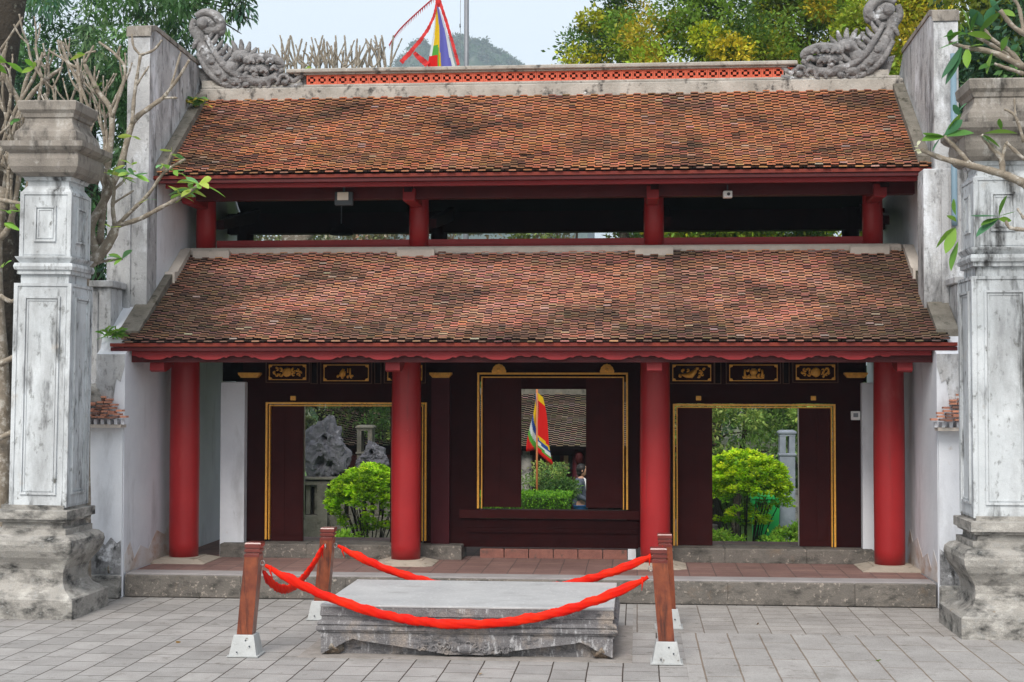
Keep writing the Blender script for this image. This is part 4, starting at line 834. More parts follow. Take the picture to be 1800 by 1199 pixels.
F.px([(1800, 118), (1745, 92), (1700, 84), (1668, 74)], Y0, .032, .016); F.px([(1800, 120), (1760, 90), (1720, 66), (1706, 56)], Y0+.1, .024, .014); F.px([(1840, 80), (1785, 50), (1758, 18)], Y0-.1, .028, .02); F.px([(1800, 62), (1790, 10), (1770, -10)], Y0-.1, .02, .014); F.px([(1800, 130), (1765, 118), (1748, 112)], Y0, .02, .012); F.px([(1800, 120), (1775, 90), (1745, 70), (1730, 50)], Y0, .028, .014)
F.br([at(1800, 322, Y0), at(1850, 380, Y0), at(1850, 410, Y0-.1)], .04, .03); F.px([(1850, 410), (1800, 404), (1775, 400), (1768, 388)], Y0-.1, .024, .014); F.px([(1800, 385), (1788, 366)], Y0-.1, .014, .01)
big = ((.09, .23, .05), (.14, .30, .05), (.07, .20, .10), (.20, .36, .05))
def bigleaf(a, b, c, d, w_=.3, Y=Y0):
    A = at(a, b, Y); B = at(c, d, Y-.1); F.P.append(tuple(A)); F.D.append(tuple(B-A)); L_ = (B-A).length; F.L.append(L_); F.W.append(L_*w_); cc = rr.choice(big); k = rr.uniform(.8, 1.3); F.C.append(tuple(v*k for v in cc))
for q in ((1660, 240, 1622, 228), (1660, 240, 1620, 242), (1660, 240, 1712, 228), (1660, 238, 1692, 205), (1665, 232, 1688, 195), (1655, 240, 1640, 262), (1725, 237, 1742, 250), (1725, 237, 1758, 255), (1730, 235, 1788, 228), (1760, 228, 1757, 205), (1756, 380, 1770, 338), (1756, 380, 1706, 372), (1756, 384, 1724, 392), (1756, 384, 1716, 410), (1756, 380, 1785, 368), (1755, 385, 1778, 385),
          (1680, 378, 1676, 345), (1681, 390, 1665, 375), (1680, 400, 1645, 430), (1680, 402, 1662, 440), (1684, 425, 1672, 470), (1690, 205, 1675, 180), (1682, 200, 1700, 178),
          (1706, 56, 1690, 8), (1706, 56, 1720, 15), (1700, 60, 1656, 60), (1690, 70, 1650, 80), (1690, 80, 1655, 130), (1690, 80, 1662, 140), (1700, 84, 1728, 75), (1720, 60, 1760, 15), (1730, 50, 1705, 10), (1730, 50, 1748, 5), (1745, 70, 1700, 52), (1668, 74, 1672, 48), (1668, 74, 1690, 50), (1745, 90, 1735, 125), (1748, 112, 1720, 118), (1760, 90, 1770, 60), (1700, 84, 1700, 115), (1775, 90, 1790, 75), (1758, 18, 1740, -5), (1758, 18, 1785, 25), (1770, -5, 1745, 8)):
    bigleaf(*q, w_=.38)
for k in range(5): p_ = at(1612+k*2, 256+k*3, Y0-.05); F.P.append(tuple(p_)); F.D.append((rr.uniform(-1, 1), -.3, rr.uniform(-.2, 1))); F.L.append(.06); F.W.append(.045); F.C.append((.75, .75, .55))
F.done(.12)
def tuft(px, py, Y, n, ln, lab, name, cols, asp=.2, spread=12):
    P_ = []; D_ = []; L_ = []; C_ = []; b = at(px, py, Y)
    for k in range(n):
        q = at(px+rr.uniform(-spread, spread), py+rr.uniform(-spread*.4, spread*.4), Y); P_.append(tuple(q)); a = rr.uniform(0, 6.28); D_.append((math.cos(a), math.sin(a)*.6-.2, rr.uniform(.1, 1.3))); L_.append(ln*rr.uniform(.6, 1.2)); c = rr.choice(cols); f = rr.uniform(.8, 1.3); C_.append(tuple(v*f for v in c))
    t = thing(name, lab, 'plant', b); leaves('foliage', P_, D_, L_, [x_*asp for x_ in L_], C_, t, segs=5, droop=.5)
    MB().tube([b+Vector((0, .03, -.05)), b, b+Vector((.01, -.01, .04))], [.012, .012, .006], 6).build('stem', Mt['bark'], t); finish(t)
tuft(198, 588, 16.75, 60, .17, 'bright green fern tuft sprouting at the left end of the lower eave', 'fern', ((.12, .30, .04), (.22, .38, .06)), .18, 13)
tuft(345, 180, 19.0, 30, .17, 'small leafy seedling with yellowing leaves at the top left corner of the upper roof', 'seedling', ((.10, .24, .06), (.18, .30, .08), (.45, .38, .06)), .42, 16)
tuft(190, 1000, 16.5, 0+6, .05, 'tiny weeds at the foot of the left gable corner', 'weed', ((.10, .16, .04),), .3, 6)
p = at(1540, 1161, Z=.006); o = leaves('fallen_leaf', [tuple(p), tuple(p)], [(1, .2, .3), (.4, -1, .2)], [.05, .045], [.03, .03], [(.25, .42, .03)]*2, None, segs=5, droop=.1); tag(o, 'small yellow-green leaf lying on the right paving', 'leaf')
for (px, py, lab, cc) in ((318, 1128, 'small dry brown leaf on the paving left of the front left post', (.30, .17, .06)), (842, 1186, 'small dry leaf on the paving in front of the stone slab', (.34, .22, .09)), (1330, 1098, 'small brown leaf on the paving before the right kerb', (.24, .14, .06))):
    p = at(px, py, Z=.008); tag(leaves('fallen_leaf', [tuple(p)], [(rr.uniform(-1, 1), rr.uniform(-1, 1), .15)], [.06], [.03], [cc], None, segs=5, droop=.1), lab, 'leaf')
# ================================================================== TREES BEHIND
def tree(name, lab, base, clumps, per, size, asp, cols, r0, topz, group=None, hang=0, bark='darkbark', nl=7, spread=2.0, seed=1, jit=.25):
    t = thing(name, lab, 'tree', base, group); mb = MB(); limbs(mb, base, (base[0]+.2, base[1], topz), r0, spread, nl, seed); mb.build('trunk', Mt[bark], t)
    crown('crown', clumps, per, size, asp, cols, t, hang, jit); finish(t); return t
YG = [(.50, .52, .03), (.30, .40, .03), (.52, .42, .025), (.18, .30, .035), (.08, .16, .03)]
def trX(px, Y): return at(px, 300, Y).x
for (px, Y, topy, hwpx, ncl, lab, sd) in ((1085, 36, 2, 75, 34, 'yellow-green broadleaf tree at the left end of the row behind the ridge', 2), (1250, 33, -40, 130, 70, 'large yellow-green broadleaf tree behind the middle of the right roof half', 3), (1420, 35, -60, 130, 70, 'yellow-green broadleaf tree rising behind the right ridge dragon', 4), (1590, 31, -70, 120, 66, 'golden-leaved tree directly behind the right gable parapet', 5)):
    x = trX(px, Y); zt_ = at(px, topy, Y).z; hw_ = hwpx*Y/CAMF; rz = 2.6 if px < 1100 else 3.4
    tree('broadleaf_tree', lab, (x, Y, -.7), mulberry(x, Y, zt_-rz*.9, hw_, 1.8, rz, int(ncl*1.7), .55), 560, .125, .48, YG if sd != 5 else YG[:3]+[(.25, .30, .03)], .22, zt_-2.0, 'yellow-green trees behind the gate', nl=9, spread=1.8, seed=sd)
DG = [(.06, .14, .055), (.09, .20, .07), (.045, .10, .06), (.13, .26, .09), (.08, .17, .11), (.16, .26, .13)]
x = trX(120, 24); cl = []
for k in range(150):
    px = rng.uniform(-60, 330); py = rng.uniform(-60, 470); Y_ = rng.uniform(22.5, 26); q = at(px, py, Y_); cl.append((q.x, q.y, q.z, .34, .34, .4))

t = tree('weeping_tree', 'dense dark green tree with narrow drooping leaves behind the left gable', (x, 24.5, -.7), cl, 240, .17, .22, DG, .30, at(120, 30, 24).z, hang=1.1, nl=12, spread=2.2, seed=8, jit=.35)
mb = MB()
for (a, b, c, d) in ((330, 0, 440, 34), (320, 10, 425, 60), (330, 30, 400, 95), (300, -10, 400, 10), (340, 60, 372, 84), (380, -20, 436, 40)): mb.tube(bez([at(a, b, 23.5), at((a+c)/2, (b+d)/2-6, 23.5), at(c, d, 23.5)]), [.012]*10+[.004], 5)
mb.build('twigs', Mt['darkbark'], t).matrix_parent_inverse = Matrix.Translation(-Vector(t.location)); cl = []
for k in range(46):
    px = rng.uniform(290, 435); py = rng.uniform(-30, 25+max(0, (432-px))*.8); q = at(px, py, 23.5); cl.append((q.x, q.y, q.z, .13, .2, .17))
crown('foliage', cl, 26, .17, .26, DG+[(.08, .16, .05)], t, 1.6, .3).matrix_parent_inverse = Matrix.Translation(-Vector(t.location))
# dark trunk on the far left, and dark shrubbery on the far right
t = thing('old_tree_trunk', 'thick dark mossy tree trunk at the far left behind the pillar', 'tree', (trX(-15, 19), 19, -.7)); mb = MB(); b0 = at(-20, 500, 19)
mb.tube([(b0.x, 19, -.7), (b0.x+.02, 19, 1), (b0.x-.02, 19.1, 2.5), (b0.x+.05, 19, 4), (b0.x-.1, 19.2, 6.5), (b0.x+.3, 19.3, 9)], [.50, .42, .40, .36, .3, .2], 16); mb.build('trunk', Mt['darkbark'], t)
cl = []
for k in range(60): q = at(rng.uniform(-40, 30), rng.uniform(60, 640), rng.uniform(19.5, 21.5)); cl.append((q.x, q.y, q.z, .3, .3, .3))
crown('crown', cl, 90, .14, .3, DG, t, .5); finish(t)
x = trX(1760, 22); cl = []
for k in range(70): q = at(rng.uniform(1668, 1880), rng.uniform(-50, 330), rng.uniform(20.5, 23)); cl.append((q.x, q.y, q.z, .36, .36, .36))
tree('dark_leafed_tree', 'dark green broadleaf tree behind the right pillar', (x+.4, 22, -.7), cl, 260, .14, .4, DG+[(.12, .2, .03), (.2, .24, .03)], .2, at(1760, 100, 22).z, nl=8, spread=1.5, seed=12)
# grey bare frangipani behind the ridge
F = Frangi('pale bare frangipani twigs rising behind the left half of the ridge', (trX(600, 27), 27, -.7)); r2 = random.Random(21)
b = at(500, 300, 27); F.br([(b.x, 27, -.7), (b.x, 27, 2), (b.x+.1, 27, 5)], .2, .14)
for k in range(9):
    q = at(470+k*28, 200, 27); F.br([(b.x+.1, 27, 4.9), Vector((b.x+.1, 27, 4.9)).lerp(q, .5)+Vector((0, .1, -.2)), q], .10, .06)
for k in range(54):
    px = 450+k*4.4+r2.uniform(-4, 4); ty = r2.choice((62, 68, 74, 80, 88, 96, 100))
    if px < 495 and ty < 85: ty += 16
    q0 = at(px+r2.uniform(-6, 6), 185+r2.uniform(-30, 20), 27+r2.uniform(-.5, .5)); q1 = at(px+r2.uniform(-4, 4), 122, q0.y); ln = r2.uniform(-13, 13); q2 = at(px+ln*.7, ty+14, q0.y); q3 = at(px+ln, ty, q0.y); q1 = at(px+ln*.05, 122, q0.y)
    F.br([q0, q1, q2, q3], .026, .015)
    if r2.random() < .75: s_ = r2.choice((-1, 1)); F.br([q1.lerp(q2, .2), q1.lerp(q2, .6)+Vector((s_*.08, 0, .03)), q2+Vector((s_*.18, 0, r2.uniform(.02, .16)))], .019, .012)
F.done()
tuft(545, 130, 26.5, 30, .2, 'a few yellow-green leaves low among the bare twigs behind the ridge', 'small_shrub', ((.3, .4, .05),), .3, 26)
# far-off wood all round the temple garden
cl = []
for k in range(420):
    x_ = rng.uniform(-190, 150); y_ = rng.uniform(100, 125)+abs(x_)*-.15; r_ = rng.uniform(2.0, 4.2); cl.append((x_, y_, rng.uniform(0, 9.5)*rng.uniform(.4, 1), r_, r_, r_*.8))
tag(crown('far_wood', cl, 110, .9, .6, [(.05, .11, .035), (.08, .15, .04), (.12, .18, .05), (.04, .08, .03)], None), kind='stuff')
# karst hill far away
def hill():
    prof = [(640, 240), (668, 160), (700, 118), (722, 102), (730, 84), (742, 80), (756, 92), (775, 88), (790, 73), (812, 70), (828, 80), (842, 76), (856, 80), (866, 90), (884, 100), (912, 118), (960, 158), (1040, 240)]
    Y = 1100; ns = 60; nd = 16; vs = []; fs = []; Pl = []; Dl = []; Cl = []
    xs = np.linspace(640, 1040, ns); ys = np.interp(xs, [p[0] for p in prof], [p[1] for p in prof])
    for j in range(nd+1):
        v = j/nd
        for i in range(ns):
            top = at(xs[i], ys[i], Y); h = top.z+1.6; vs.append((top.x, Y+(v-.5)*220, -1.7+h*math.sin(math.pi*v)**.5))
    for j in range(nd):
        for i in range(ns-1): a = j*ns+i; fs.append((a, a+1, a+ns+1, a+ns))
    o = MB().add(vs, fs, None, True).build('hill', Mt['hill']); tag(o, kind='structure')
    cl = []
    for k in range(420):
        i = rng.integers(0, ns); v = rng.uniform(.12, .6); top = at(xs[i]+rng.uniform(-3, 3), ys[i], Y); z = -1.7+(top.z+1.6)*math.sin(math.pi*v)**.5; r = rng.uniform(2.2, 4.8); cl.append((top.x, Y+(v-.5)*220, z, r, r, r))
    for k in range(70):
        i = rng.integers(8, ns-14); top = at(xs[i]+rng.uniform(-3, 3), ys[i], Y); r = rng.uniform(1.8, 4.2); cl.append((top.x, Y, top.z+r*.3, r, r, r*.9))
    tag(crown('hill_woods', cl, 90, 2.0, .6, [(.04, .09, .03), (.06, .12, .04), (.09, .13, .05), (.10, .11, .07)], None), kind='stuff')
hill()
hm = bpy.data.materials.new('thin_air'); hm.use_nodes = True; hn = hm.node_tree; hn.nodes.clear(); hv = hn.nodes.new('ShaderNodeVolumePrincipled'); ho = hn.nodes.new('ShaderNodeOutputMaterial')
hv.inputs['Color'].default_value = (.72, .87, 1, 1); hv.inputs['Density'].default_value = .00045; hn.links.new(hv.outputs[0], ho.inputs['Volume'])
tag(MB().box(-1600, 1600, -400, 2600, -2.8, 275).build('haze', hm), kind='stuff')
# ================================================================== FLAGS
def cloth(P00, w_, h_, lean, bands, folds=5, amp=.08, serr=0, n=26, m=30, ang=None, drop=0, taper=0):
    """hanging cloth grid; bands(s,t)->colour; s along the width, t down"""
    mb = MB(); vs = []; fs = []; cs = []; P00 = Vector(P00)
    for j in range(m+1):
        for i in range(n+1):
            s_, t = i/n, j/m; wd = w_*(taper+(1-taper)*t) if taper else w_
            z = -t*h_-s_*drop*(.4+.6*t)+(serr*(-1 if i % 2 else 1) if j == m else 0)
            vs.append(P00+Vector((lean*t+s_*wd+.02*math.sin(t*6), amp*math.sin(s_*folds*3.14+t*2)*(.3+.7*t), z)))
    for j in range(m):
        for i in range(n):
            a = j*(n+1)+i; mb.f.append((a, a+1, a+n+2, a+n+1)); mb.c.append(bands((i+.5)/n, (j+.5)/m)); mb.sm.append(True)
    mb.v = [tuple(v) for v in vs]; return mb
RED, YEL, BLU, WHT, GRN = (.75, .012, .01), (.85, .55, .01), (.03, .08, .35), (.75, .78, .8), (.10, .40, .05)
# tall festival flag over the roof
def tb(s_, t):
    u = s_*1.0-.10*t
    return WHT if u < .06 else (GRN if t > .5 and u < .35 else YEL) if u < .42 else (.16, .16, .55) if u < .80 else WHT
q0 = at(768, 12, 30); t = thing('festival_banner', 'tall striped blue and yellow festival banner with red streamers behind the ridge', 'flag', (q0.x, 30, -.7))
cloth(at(766, 12, 30), .74, 1.6, -.20, lambda s_, t_: (RED if (t_ > .62 and s_ < .38) else tb(s_, t_)), 3, .06, taper=.08).build('banner_cloth', Mt['cloth'], t)
def strm(pts, w0, w1, nm):
    b_ = bez([at(a, b, 30) for a, b in pts], 8); mb = MB(); n = len(b_)-1; vs = []
    for k, p_ in enumerate(b_):
        d = (b_[min(k+1, n)]-b_[max(k-1, 0)]).normalized(); nn = Vector((-d.z, 0, d.x)); wv = (w0+(w1-w0)*k/n)*(1+.25*(k % 2)); vs += [p_-nn*wv, p_+nn*wv+Vector((0, .03*math.sin(k), 0))]
    fs = [(2*k, 2*k+1, 2*k+3, 2*k+2) for k in range(n)]; mb.add(vs, fs, (.75, .05, .05)); return mb.build(nm, Mt['cloth'], t)
strm([(768, 2), (762, 30), (748, 58), (728, 84), (705, 110)], .018, .045, 'streamer'); strm([(728, 92), (735, 100), (752, 114)], .03, .06, 'streamer'); strm([(772, 0), (785, 40), (798, 85), (806, 115)], .028, .028, 'streamer')
strm([(770, -8), (769, 12)], .05, .035, 'streamer')
MB().tube([(q0.x, 30.1, -.7), (q0.x, 30.1, 4), (q0.x, 30.1, at(769, -60, 30).z)], .03, 8).build('pole', Mt['grey'], t); finish(t)
mb = MB(); b_ = bez([at(a, b, 30) for a, b in ((770, -10), (730, 25), (700, 55), (684, 80))], 12)
mb.tube(b_, .014, 6, (.55, .03, .04)); 
for k in range(len(b_)-1):
    p_ = b_[k]; mb.add([p_, p_.lerp(b_[k+1], .7), p_.lerp(b_[k+1], .3)+Vector((.0, .01, -.10))], [(0, 1, 2)], (.55, .03, .04))
o = mb.build('pennant_string', Mt['cloth']); tag(o, 'thin curved string of tiny red pennants rising from the twigs to the banner', 'pennant string')
x0 = at(820, 60, 32).x; t = thing('flagpole', 'plain grey steel flagpole standing behind the ridge', 'flagpole', (x0, 32, -.7)); MB().tube([(x0, 32, -.7), (x0, 32, 6), (x0, 32, 14)], [.075, .06, .05], 14).build('pole', Mt['grey'], t)
MB().tube([(x0-.13, 31.95, 4), (x0-.13, 31.95, 14)], .006, 5).tube([(x0-.13, 31.9, at(809, 47, 32).z-.04), (x0-.13, 31.9, at(809, 47, 32).z+.04)], .018, 6).build('halyard', Mt['grey'], t); finish(t)
# festival flag beyond the central window
Yf = 27.3; c = at(944, 690, Yf); t = thing('festival_flag', 'red festival flag with banded serrated border, seen through the central window', 'flag', (c.x, Yf, -.7))
def fb(s_, t_):
    d = 1-t_+.05*s_
    return RED if d < .10 else GRN if d < .145 else WHT if d < .20 else BLU if d < .26 else YEL if d < .32 else (YEL if t_ < .12 else RED)
cloth((c.x+.01, Yf-.03, c.z), .29, 1.10, .0, fb, 1.4, .03, .025, drop=.22, taper=.35).build('flag_cloth', Mt['cloth'], t)
cloth((c.x+.0, Yf-.01, c.z), -.20, 1.02, .0, lambda s_, t_: [RED, WHT, BLU, YEL, YEL, BLU, WHT, GRN, RED, RED][min(9, int((t_*.8+s_*.25)*9.5))], 2, .05, .04, drop=.05, taper=.12).build('flag_cloth', Mt['cloth'], t)
Mt['orangepole'] = mat('orange_pole', (.45, .16, .06), None, rough=.5); MB().tube([(c.x, Yf, -.7), (c.x, Yf, c.z+.3)], .020, 8).build('pole', Mt['orangepole'], t); finish(t)
# ================================================================== COURTYARD
def hedge(x0, x1, y0, y1, z1, lab, cols, per=11000, size=.05):
    t = thing('hedge', lab, 'hedge', ((x0+x1)/2, (y0+y1)/2, -.7)); n = per; P_ = rng.uniform(0, 1, (n, 3)); f = rng.integers(0, 3, n)
    P_[f == 0, 2] = rng.normal(1, .015, (f == 0).sum()); P_[f == 1, 1] = rng.normal(0, .03, (f == 1).sum()); P_ = P_*np.array([x1-x0, y1-y0, z1+.7])+np.array([x0, y0, -.7])
    D_ = rng.normal(size=(n, 3)); D_[:, 2] += .5; D_[:, 1] -= .4; cc = np.array(cols)[rng.integers(0, len(cols), n)]*rng.uniform(.7, 1.3, (n, 1))
    leaves('foliage', P_, D_, size*rng.uniform(.7, 1.3, n), size*.55*rng.uniform(.7, 1.3, n), cc, t)
    MB().box(x0+.06, x1-.06, y0+.06, y1-.06, -.7, z1-.06).build('twig_core', Mt['grass'], t); finish(t)
a, b = at(880, 880, 26.0), at(1006, 880, 26.0)
hedge(a.x-1.2, b.x-.02, 26.0, 26.8, at(950, 871, 26.0).z, 'clipped bright green box hedge beyond the central window', [(.22, .50, .03), (.32, .60, .05), (.14, .36, .03)])
a, b = at(810, 955, 22), at(850, 955, 22)
hedge(a.x-.3, b.x+.2, 21.6, 22.0, .20, 'low green edging seen through the gap beneath the window sill', [(.10, .28, .02), (.2, .4, .04)], 1500)
def ball_bush(px, py, wpx, hpx, Y, lab, cols, per=120, seed=1, stems=True):
    c = at(px, py, Y); s_ = Y/CAMF; rx, rz = wpx*s_/2, hpx*s_/2; r3 = random.Random(seed); gz = -.7 
    t = thing('round_bush', lab, 'bush', (c.x, Y, gz)); cl = []
    for k in range(330):
        d = rng.normal(size=3); d /= np.linalg.norm(d); d[2] = abs(d[2])*1.0 if rng.random() < .72 else d[2]*.7; q = rng.uniform(.88, 1); cl.append((c.x+d[0]*rx*q, Y+d[1]*rx*q, c.z+d[2]*rz*q, .075, .075, .04))
    crown('foliage', cl, int(per*.75), .065, .5, cols, t, 0, .3, .3)
    if stems:
        mb = MB()
        for k in range(22):
            a = r3.uniform(0, 6.28); q = r3.uniform(.3, .85); e = Vector((c.x+math.cos(a)*rx*q, Y+math.sin(a)*rx*q, c.z-rz*.1)); b_ = Vector((c.x+math.cos(a)*.16, Y+math.sin(a)*.16, gz)); mb.tube(bez([b_, b_.lerp(e, .5)+Vector((0, 0, .1)), e]), [.016-.0009*i for i in range(11)], 6)
        mb.build('stems', Mt['darkbark'], t)
    finish(t)
LIME = [(.55, .78, .02), (.66, .84, .03), (.42, .66, .02), (.22, .42, .02)]
ball_bush(1308, 868, 166, 150, 26.0, 'domed lime-green bush on dark stems beyond the right doorway', LIME, 110, 1); ball_bush(650, 885, 150, 140, 26.2, 'domed bright green bush on dark stems beyond the left doorway', [(.40, .66, .02), (.52, .76, .03), (.26, .46, .02)], 110, 2)
def low(px, py, Y, wpx, hpx, lab, cols, per=90, n=30, size=.07):
    c = at(px, py, Y); s_ = Y/CAMF; t = thing('shrub', lab, 'shrub', (c.x, Y, -.7)); cl = mulberry(c.x, Y, c.z, wpx*s_/2, .5, hpx*s_/2, n, .13)
    crown('foliage', cl, per, size, .5, cols, t, 0, .3); mb = MB()
    for k in range(8): q = cl[k]; mb.tube([(c.x+rr.uniform(-.1, .1), Y, -.7), ((c.x+q[0])/2, Y, (q[2]-.7)/2), q[:3]], [.03, .02, .008], 6)
    mb.build('stems', Mt['darkbark'], t); finish(t)
BR = [(.38, .62, .06), (.28, .52, .05), (.48, .68, .09)]
low(1385, 950, 25.6, 110, 40, 'low bright green shrub at the lower right of the right doorway', BR); low(1270, 955, 25.4, 60, 40, 'low light green shrub beneath the domed bush', BR, n=16); low(610, 950, 25.8, 60, 26, 'rounded light green shrub at the lower left doorway', BR, n=18); low(1420, 950, 26, 60, 60, 'pale green shrub against the right door edge', BR)
MG = [(.26, .40, .10), (.34, .46, .12), (.18, .30, .08), (.42, .48, .15), (.10, .18, .06)]
low(962, 838, 30.0, 90, 50, 'mixed green shrubbery in front of the main hall', MG, 70, 34, .06); low(985, 858, 27.6, 60, 26, 'dark green shrub behind the box hedge', [(.06, .14, .03), (.10, .2, .04)], 100, 24, .06)
# garden trees seen through the doorways
def gtree(px, Y, zc, hw_, rz, lab, cols, n=46, sd=1, per=230, size=.11):
    x = trX(px, Y); tree('garden_tree', lab, (x, Y, -.7), mulberry(x, Y, zc, hw_, 1.2, rz, n, .36), per, size, .42, cols, .10, zc, 'garden trees in the courtyard', nl=6, spread=1.1, seed=sd)
gtree(690, 32, 3.0, 1.6, 1.7, 'light green garden tree behind the small rock, left doorway', MG, 60, 31); hedge(at(1150, 900, 34).x, at(1500, 900, 34).x, 34, 34.8, .75, 'uneven dark green hedge at the back of the garden, right doorway', [(.07, .15, .03), (.12, .22, .05), (.05, .10, .03)], 9000, .09); gtree(1290, 30, 2.4, 1.9, 1.8, 'mid green garden tree above the domed bush, right doorway', MG, 80, 32); gtree(1400, 32, 3.2, 1.6, 2.0, 'darker garden tree with forked trunk at the right door edge', [(.05, .11, .03), (.09, .18, .04), (.14, .24, .05)], 60, 33)
gtree(560, 33, 3.0, 2.2, 2.2, 'olive garden tree far behind the scholar rock', [(.12, .15, .07), (.16, .2, .07), (.08, .11, .05)], 70, 34); gtree(1240, 36, 4.6, 2.6, 2.2, 'yellowish garden tree seen under the rear eave', YG, 80, 35)
for px_, cc_, q_ in ((520, [(.30, .28, .22), (.22, .26, .12)], 41), (760, [(.34, .30, .24), (.26, .28, .14), (.3, .2, .14)], 42), (1000, [(.30, .26, .18), (.24, .30, .10)], 43), (1240, YG, 44), (1440, YG, 45)): gtree(px_, 38, 6.5, 2.2, 1.1, {41: 'dusty olive tree glimpsed under the rear eave, far left bay', 42: 'brownish tree glimpsed under the rear eave, left of the middle', 43: 'dull green tree glimpsed under the rear eave in the middle bay', 44: 'yellow-green tree glimpsed under the rear eave, right bay', 45: 'yellow-green tree glimpsed under the rear eave at the far right'}[q_], cc_, 46, q_, 150, .15)
gtree(960, 45, 3.0, 3.5, 3.6, 'broad tree rising behind the main hall', MG, 80, 36, 200, .16); gtree(1460, 35, 1.0, 1.7, 1.4, 'low dark garden tree behind the pale shrine', MG, 50, 37)
# scholar rocks on a balustraded wall
def rock(px, py, wpx, hpx, Y, lab, sd):
    c = at(px, py, Y); s_ = Y/CAMF; r4 = random.Random(sd); t = thing('scholar_rock', lab, 'rock', (c.x, Y, c.z-hpx*s_/2)); import bmesh
    me = bpy.data.meshes.new('rock_body'); bm = bmesh.new(); bmesh.ops.create_icosphere(bm, subdivisions=5, radius=1)
    from mathutils import noise as nz
    for v in bm.verts:
        d = v.co.copy(); n_ = nz.noise(d*1.3+Vector((sd, 0, 0)))*.38+nz.noise(d*3.1+Vector((0, sd, 0)))*.26+nz.noise(d*8)*.15; top = max(0, d.z); k = 1+n_
        v.co = Vector((d.x*k*wpx*s_/2*(1.08-.38*top), d.y*k*.28, d.z*k*hpx*s_/2*1.05))+c
        for hx, hz, hr in ((.05, .45, .16), (-.1, -.42, .2), (.3, -.5, .14)):
            dd = math.hypot(d.x-hx, d.z-hz)
            if d.y < 0 and dd < hr: v.co.y += .22*(1-dd/hr)**.5
    bm.to_mesh(me); bm.free(); me.materials.append(Mt['rock']); 
    o = bpy.data.objects.new('rock_body', me); SC.collection.objects.link(o); o.parent = t; MB().box(c.x-wpx*s_*.42, c.x+wpx*s_*.42, Y-.2, Y+.2, c.z-hpx*s_/2-.06, c.z-hpx*s_/2+.05, bev=.02).build('rock_base', Mt['oldstone'], t); finish(t)
YB = 28.6; rock(572, 790, 78, 104, YB, 'large grey craggy scholar rock with dark hollows beyond the left doorway', 3); rock(655, 808, 50, 58, YB+.3, 'smaller pointed grey rock behind the domed bush, left doorway', 9)
t = thing('balustrade', 'weathered stone balustrade carrying the scholar rocks', 'balustrade', (at(600, 900, YB).x, YB, -.7)); A = at(480, 838, YB); B = at(800, 838, YB); zb = at(600, 838, YB).z; z2 = at(600, 850, YB).z; z3 = at(600, 905, YB).z
MB().box(A.x, B.x, YB-.25, YB+.25, zb-.05, zb-.0, bev=.01).box(A.x, B.x, YB-.2, YB+.2, z2-.02, zb-.05).build('rail', Mt['oldstone'], t)
mb = MB(); x = A.x
while x < B.x: mb.box(x, x+.085, YB-.08, YB+.08, z3, z2-.02, bev=.015); x += .17
mb.build('balusters', Mt['oldstone'], t); MB().box(A.x, B.x, YB+.12, YB+.2, z3, z2-.02).build('rear_panel', Mt['darkbark'], t)
for k in range(4): xx = at(540+k*60, 850, YB).x+.25; MB().box(xx, xx+.2, YB-.22, YB+.22, -.7, z2+.01, bev=.015).build('pier', Mt['oldstone'], t)
MB().box(A.x, B.x, YB-.15, YB+.25, -.7, z3, bev=.02).build('wall_base', Mt['oldstone'], t); finish(t)
def lantern(px, py0, py1, Y, wpx, mm, lab, slot=.42):
    c = at(px, py1, Y); tp = at(px, py0, Y); s_ = Y/CAMF; h = wpx*s_/2; z0, z1 = c.z, tp.z; H_ = z1-z0; t = thing('stone_lantern', lab, 'lantern', (c.x, Y, -.7))
    MB().box(c.x-h, c.x+h, Y-h, Y+h, -.7, z0+.02, bev=.01).build('pier', Mt[mm], t); MB().box(c.x-h*1.15, c.x+h*1.15, Y-h*1.15, Y+h*1.15, z0+.022, z0+.07, bev=.01).build('ledge', Mt[mm], t)
    mb = MB(); 
    for sx in (-1, 1):
        for sy in (-1, 1): mb.box(min(c.x+sx*h*slot, c.x+sx*h), max(c.x+sx*h*slot, c.x+sx*h), Y+sy*h*.62-h*.40, Y+sy*h*.62+h*.40, z0+.072, z1-.1)
    mb.build('light_chamber', Mt[mm], t); MB().squarelathe(c.x, Y, [(h*1.05, z1-.098), (h*1.05, z1-.06), (h*1.2, z1-.05), (h*1.2, z1-.02), (h*.9, z1+.01)]).build('roof_slab', Mt[mm], t); finish(t)
lantern(643, 748, 800, YB+.8, 27, 'oldstone', 'dark stone lantern pier standing between the two rocks'); Mt['bluewall'] = mat('pale_blue_plaster', (.26, .29, .34), (.18, .20, .24), 6, .9, fine=.1)
lantern(1383, 757, 803, 28, 26, 'bluewall', 'pale blue-grey shrine pier with a dark niche, right doorway', .22); MB_ = None
c = at(1400, 870, 29); o = MB().box(c.x-.5, c.x+.6, 29, 29.2, -.7, at(1400, 860, 29).z, bev=.02); tag(o.build('garden_wall', Mt['cement']), 'low weathered cement wall behind the shrubs at the right doorway', 'wall')
c = at(1345, 905, 27.6); mb = MB().squarelathe(c.x, 27.6, [(.20, -.7), (.25, .38), (.27, .40), (.27, .45), (.21, .50), (.06, .54)]); tag(mb.build('green_bin', Mt['greensheet']), 'green plastic bin half hidden behind the domed bush', 'bin')
c = at(989, 862, 28); mb = MB().lathe(c.x, 28, [(.085, -.7), (.10, c.z+.06), (.105, c.z+.07), (.09, c.z+.10), (.03, c.z+.12)], 16); tag(mb.build('litter_bin', Mt['bin']), 'small teal litter bin beyond the box hedge', 'bin')
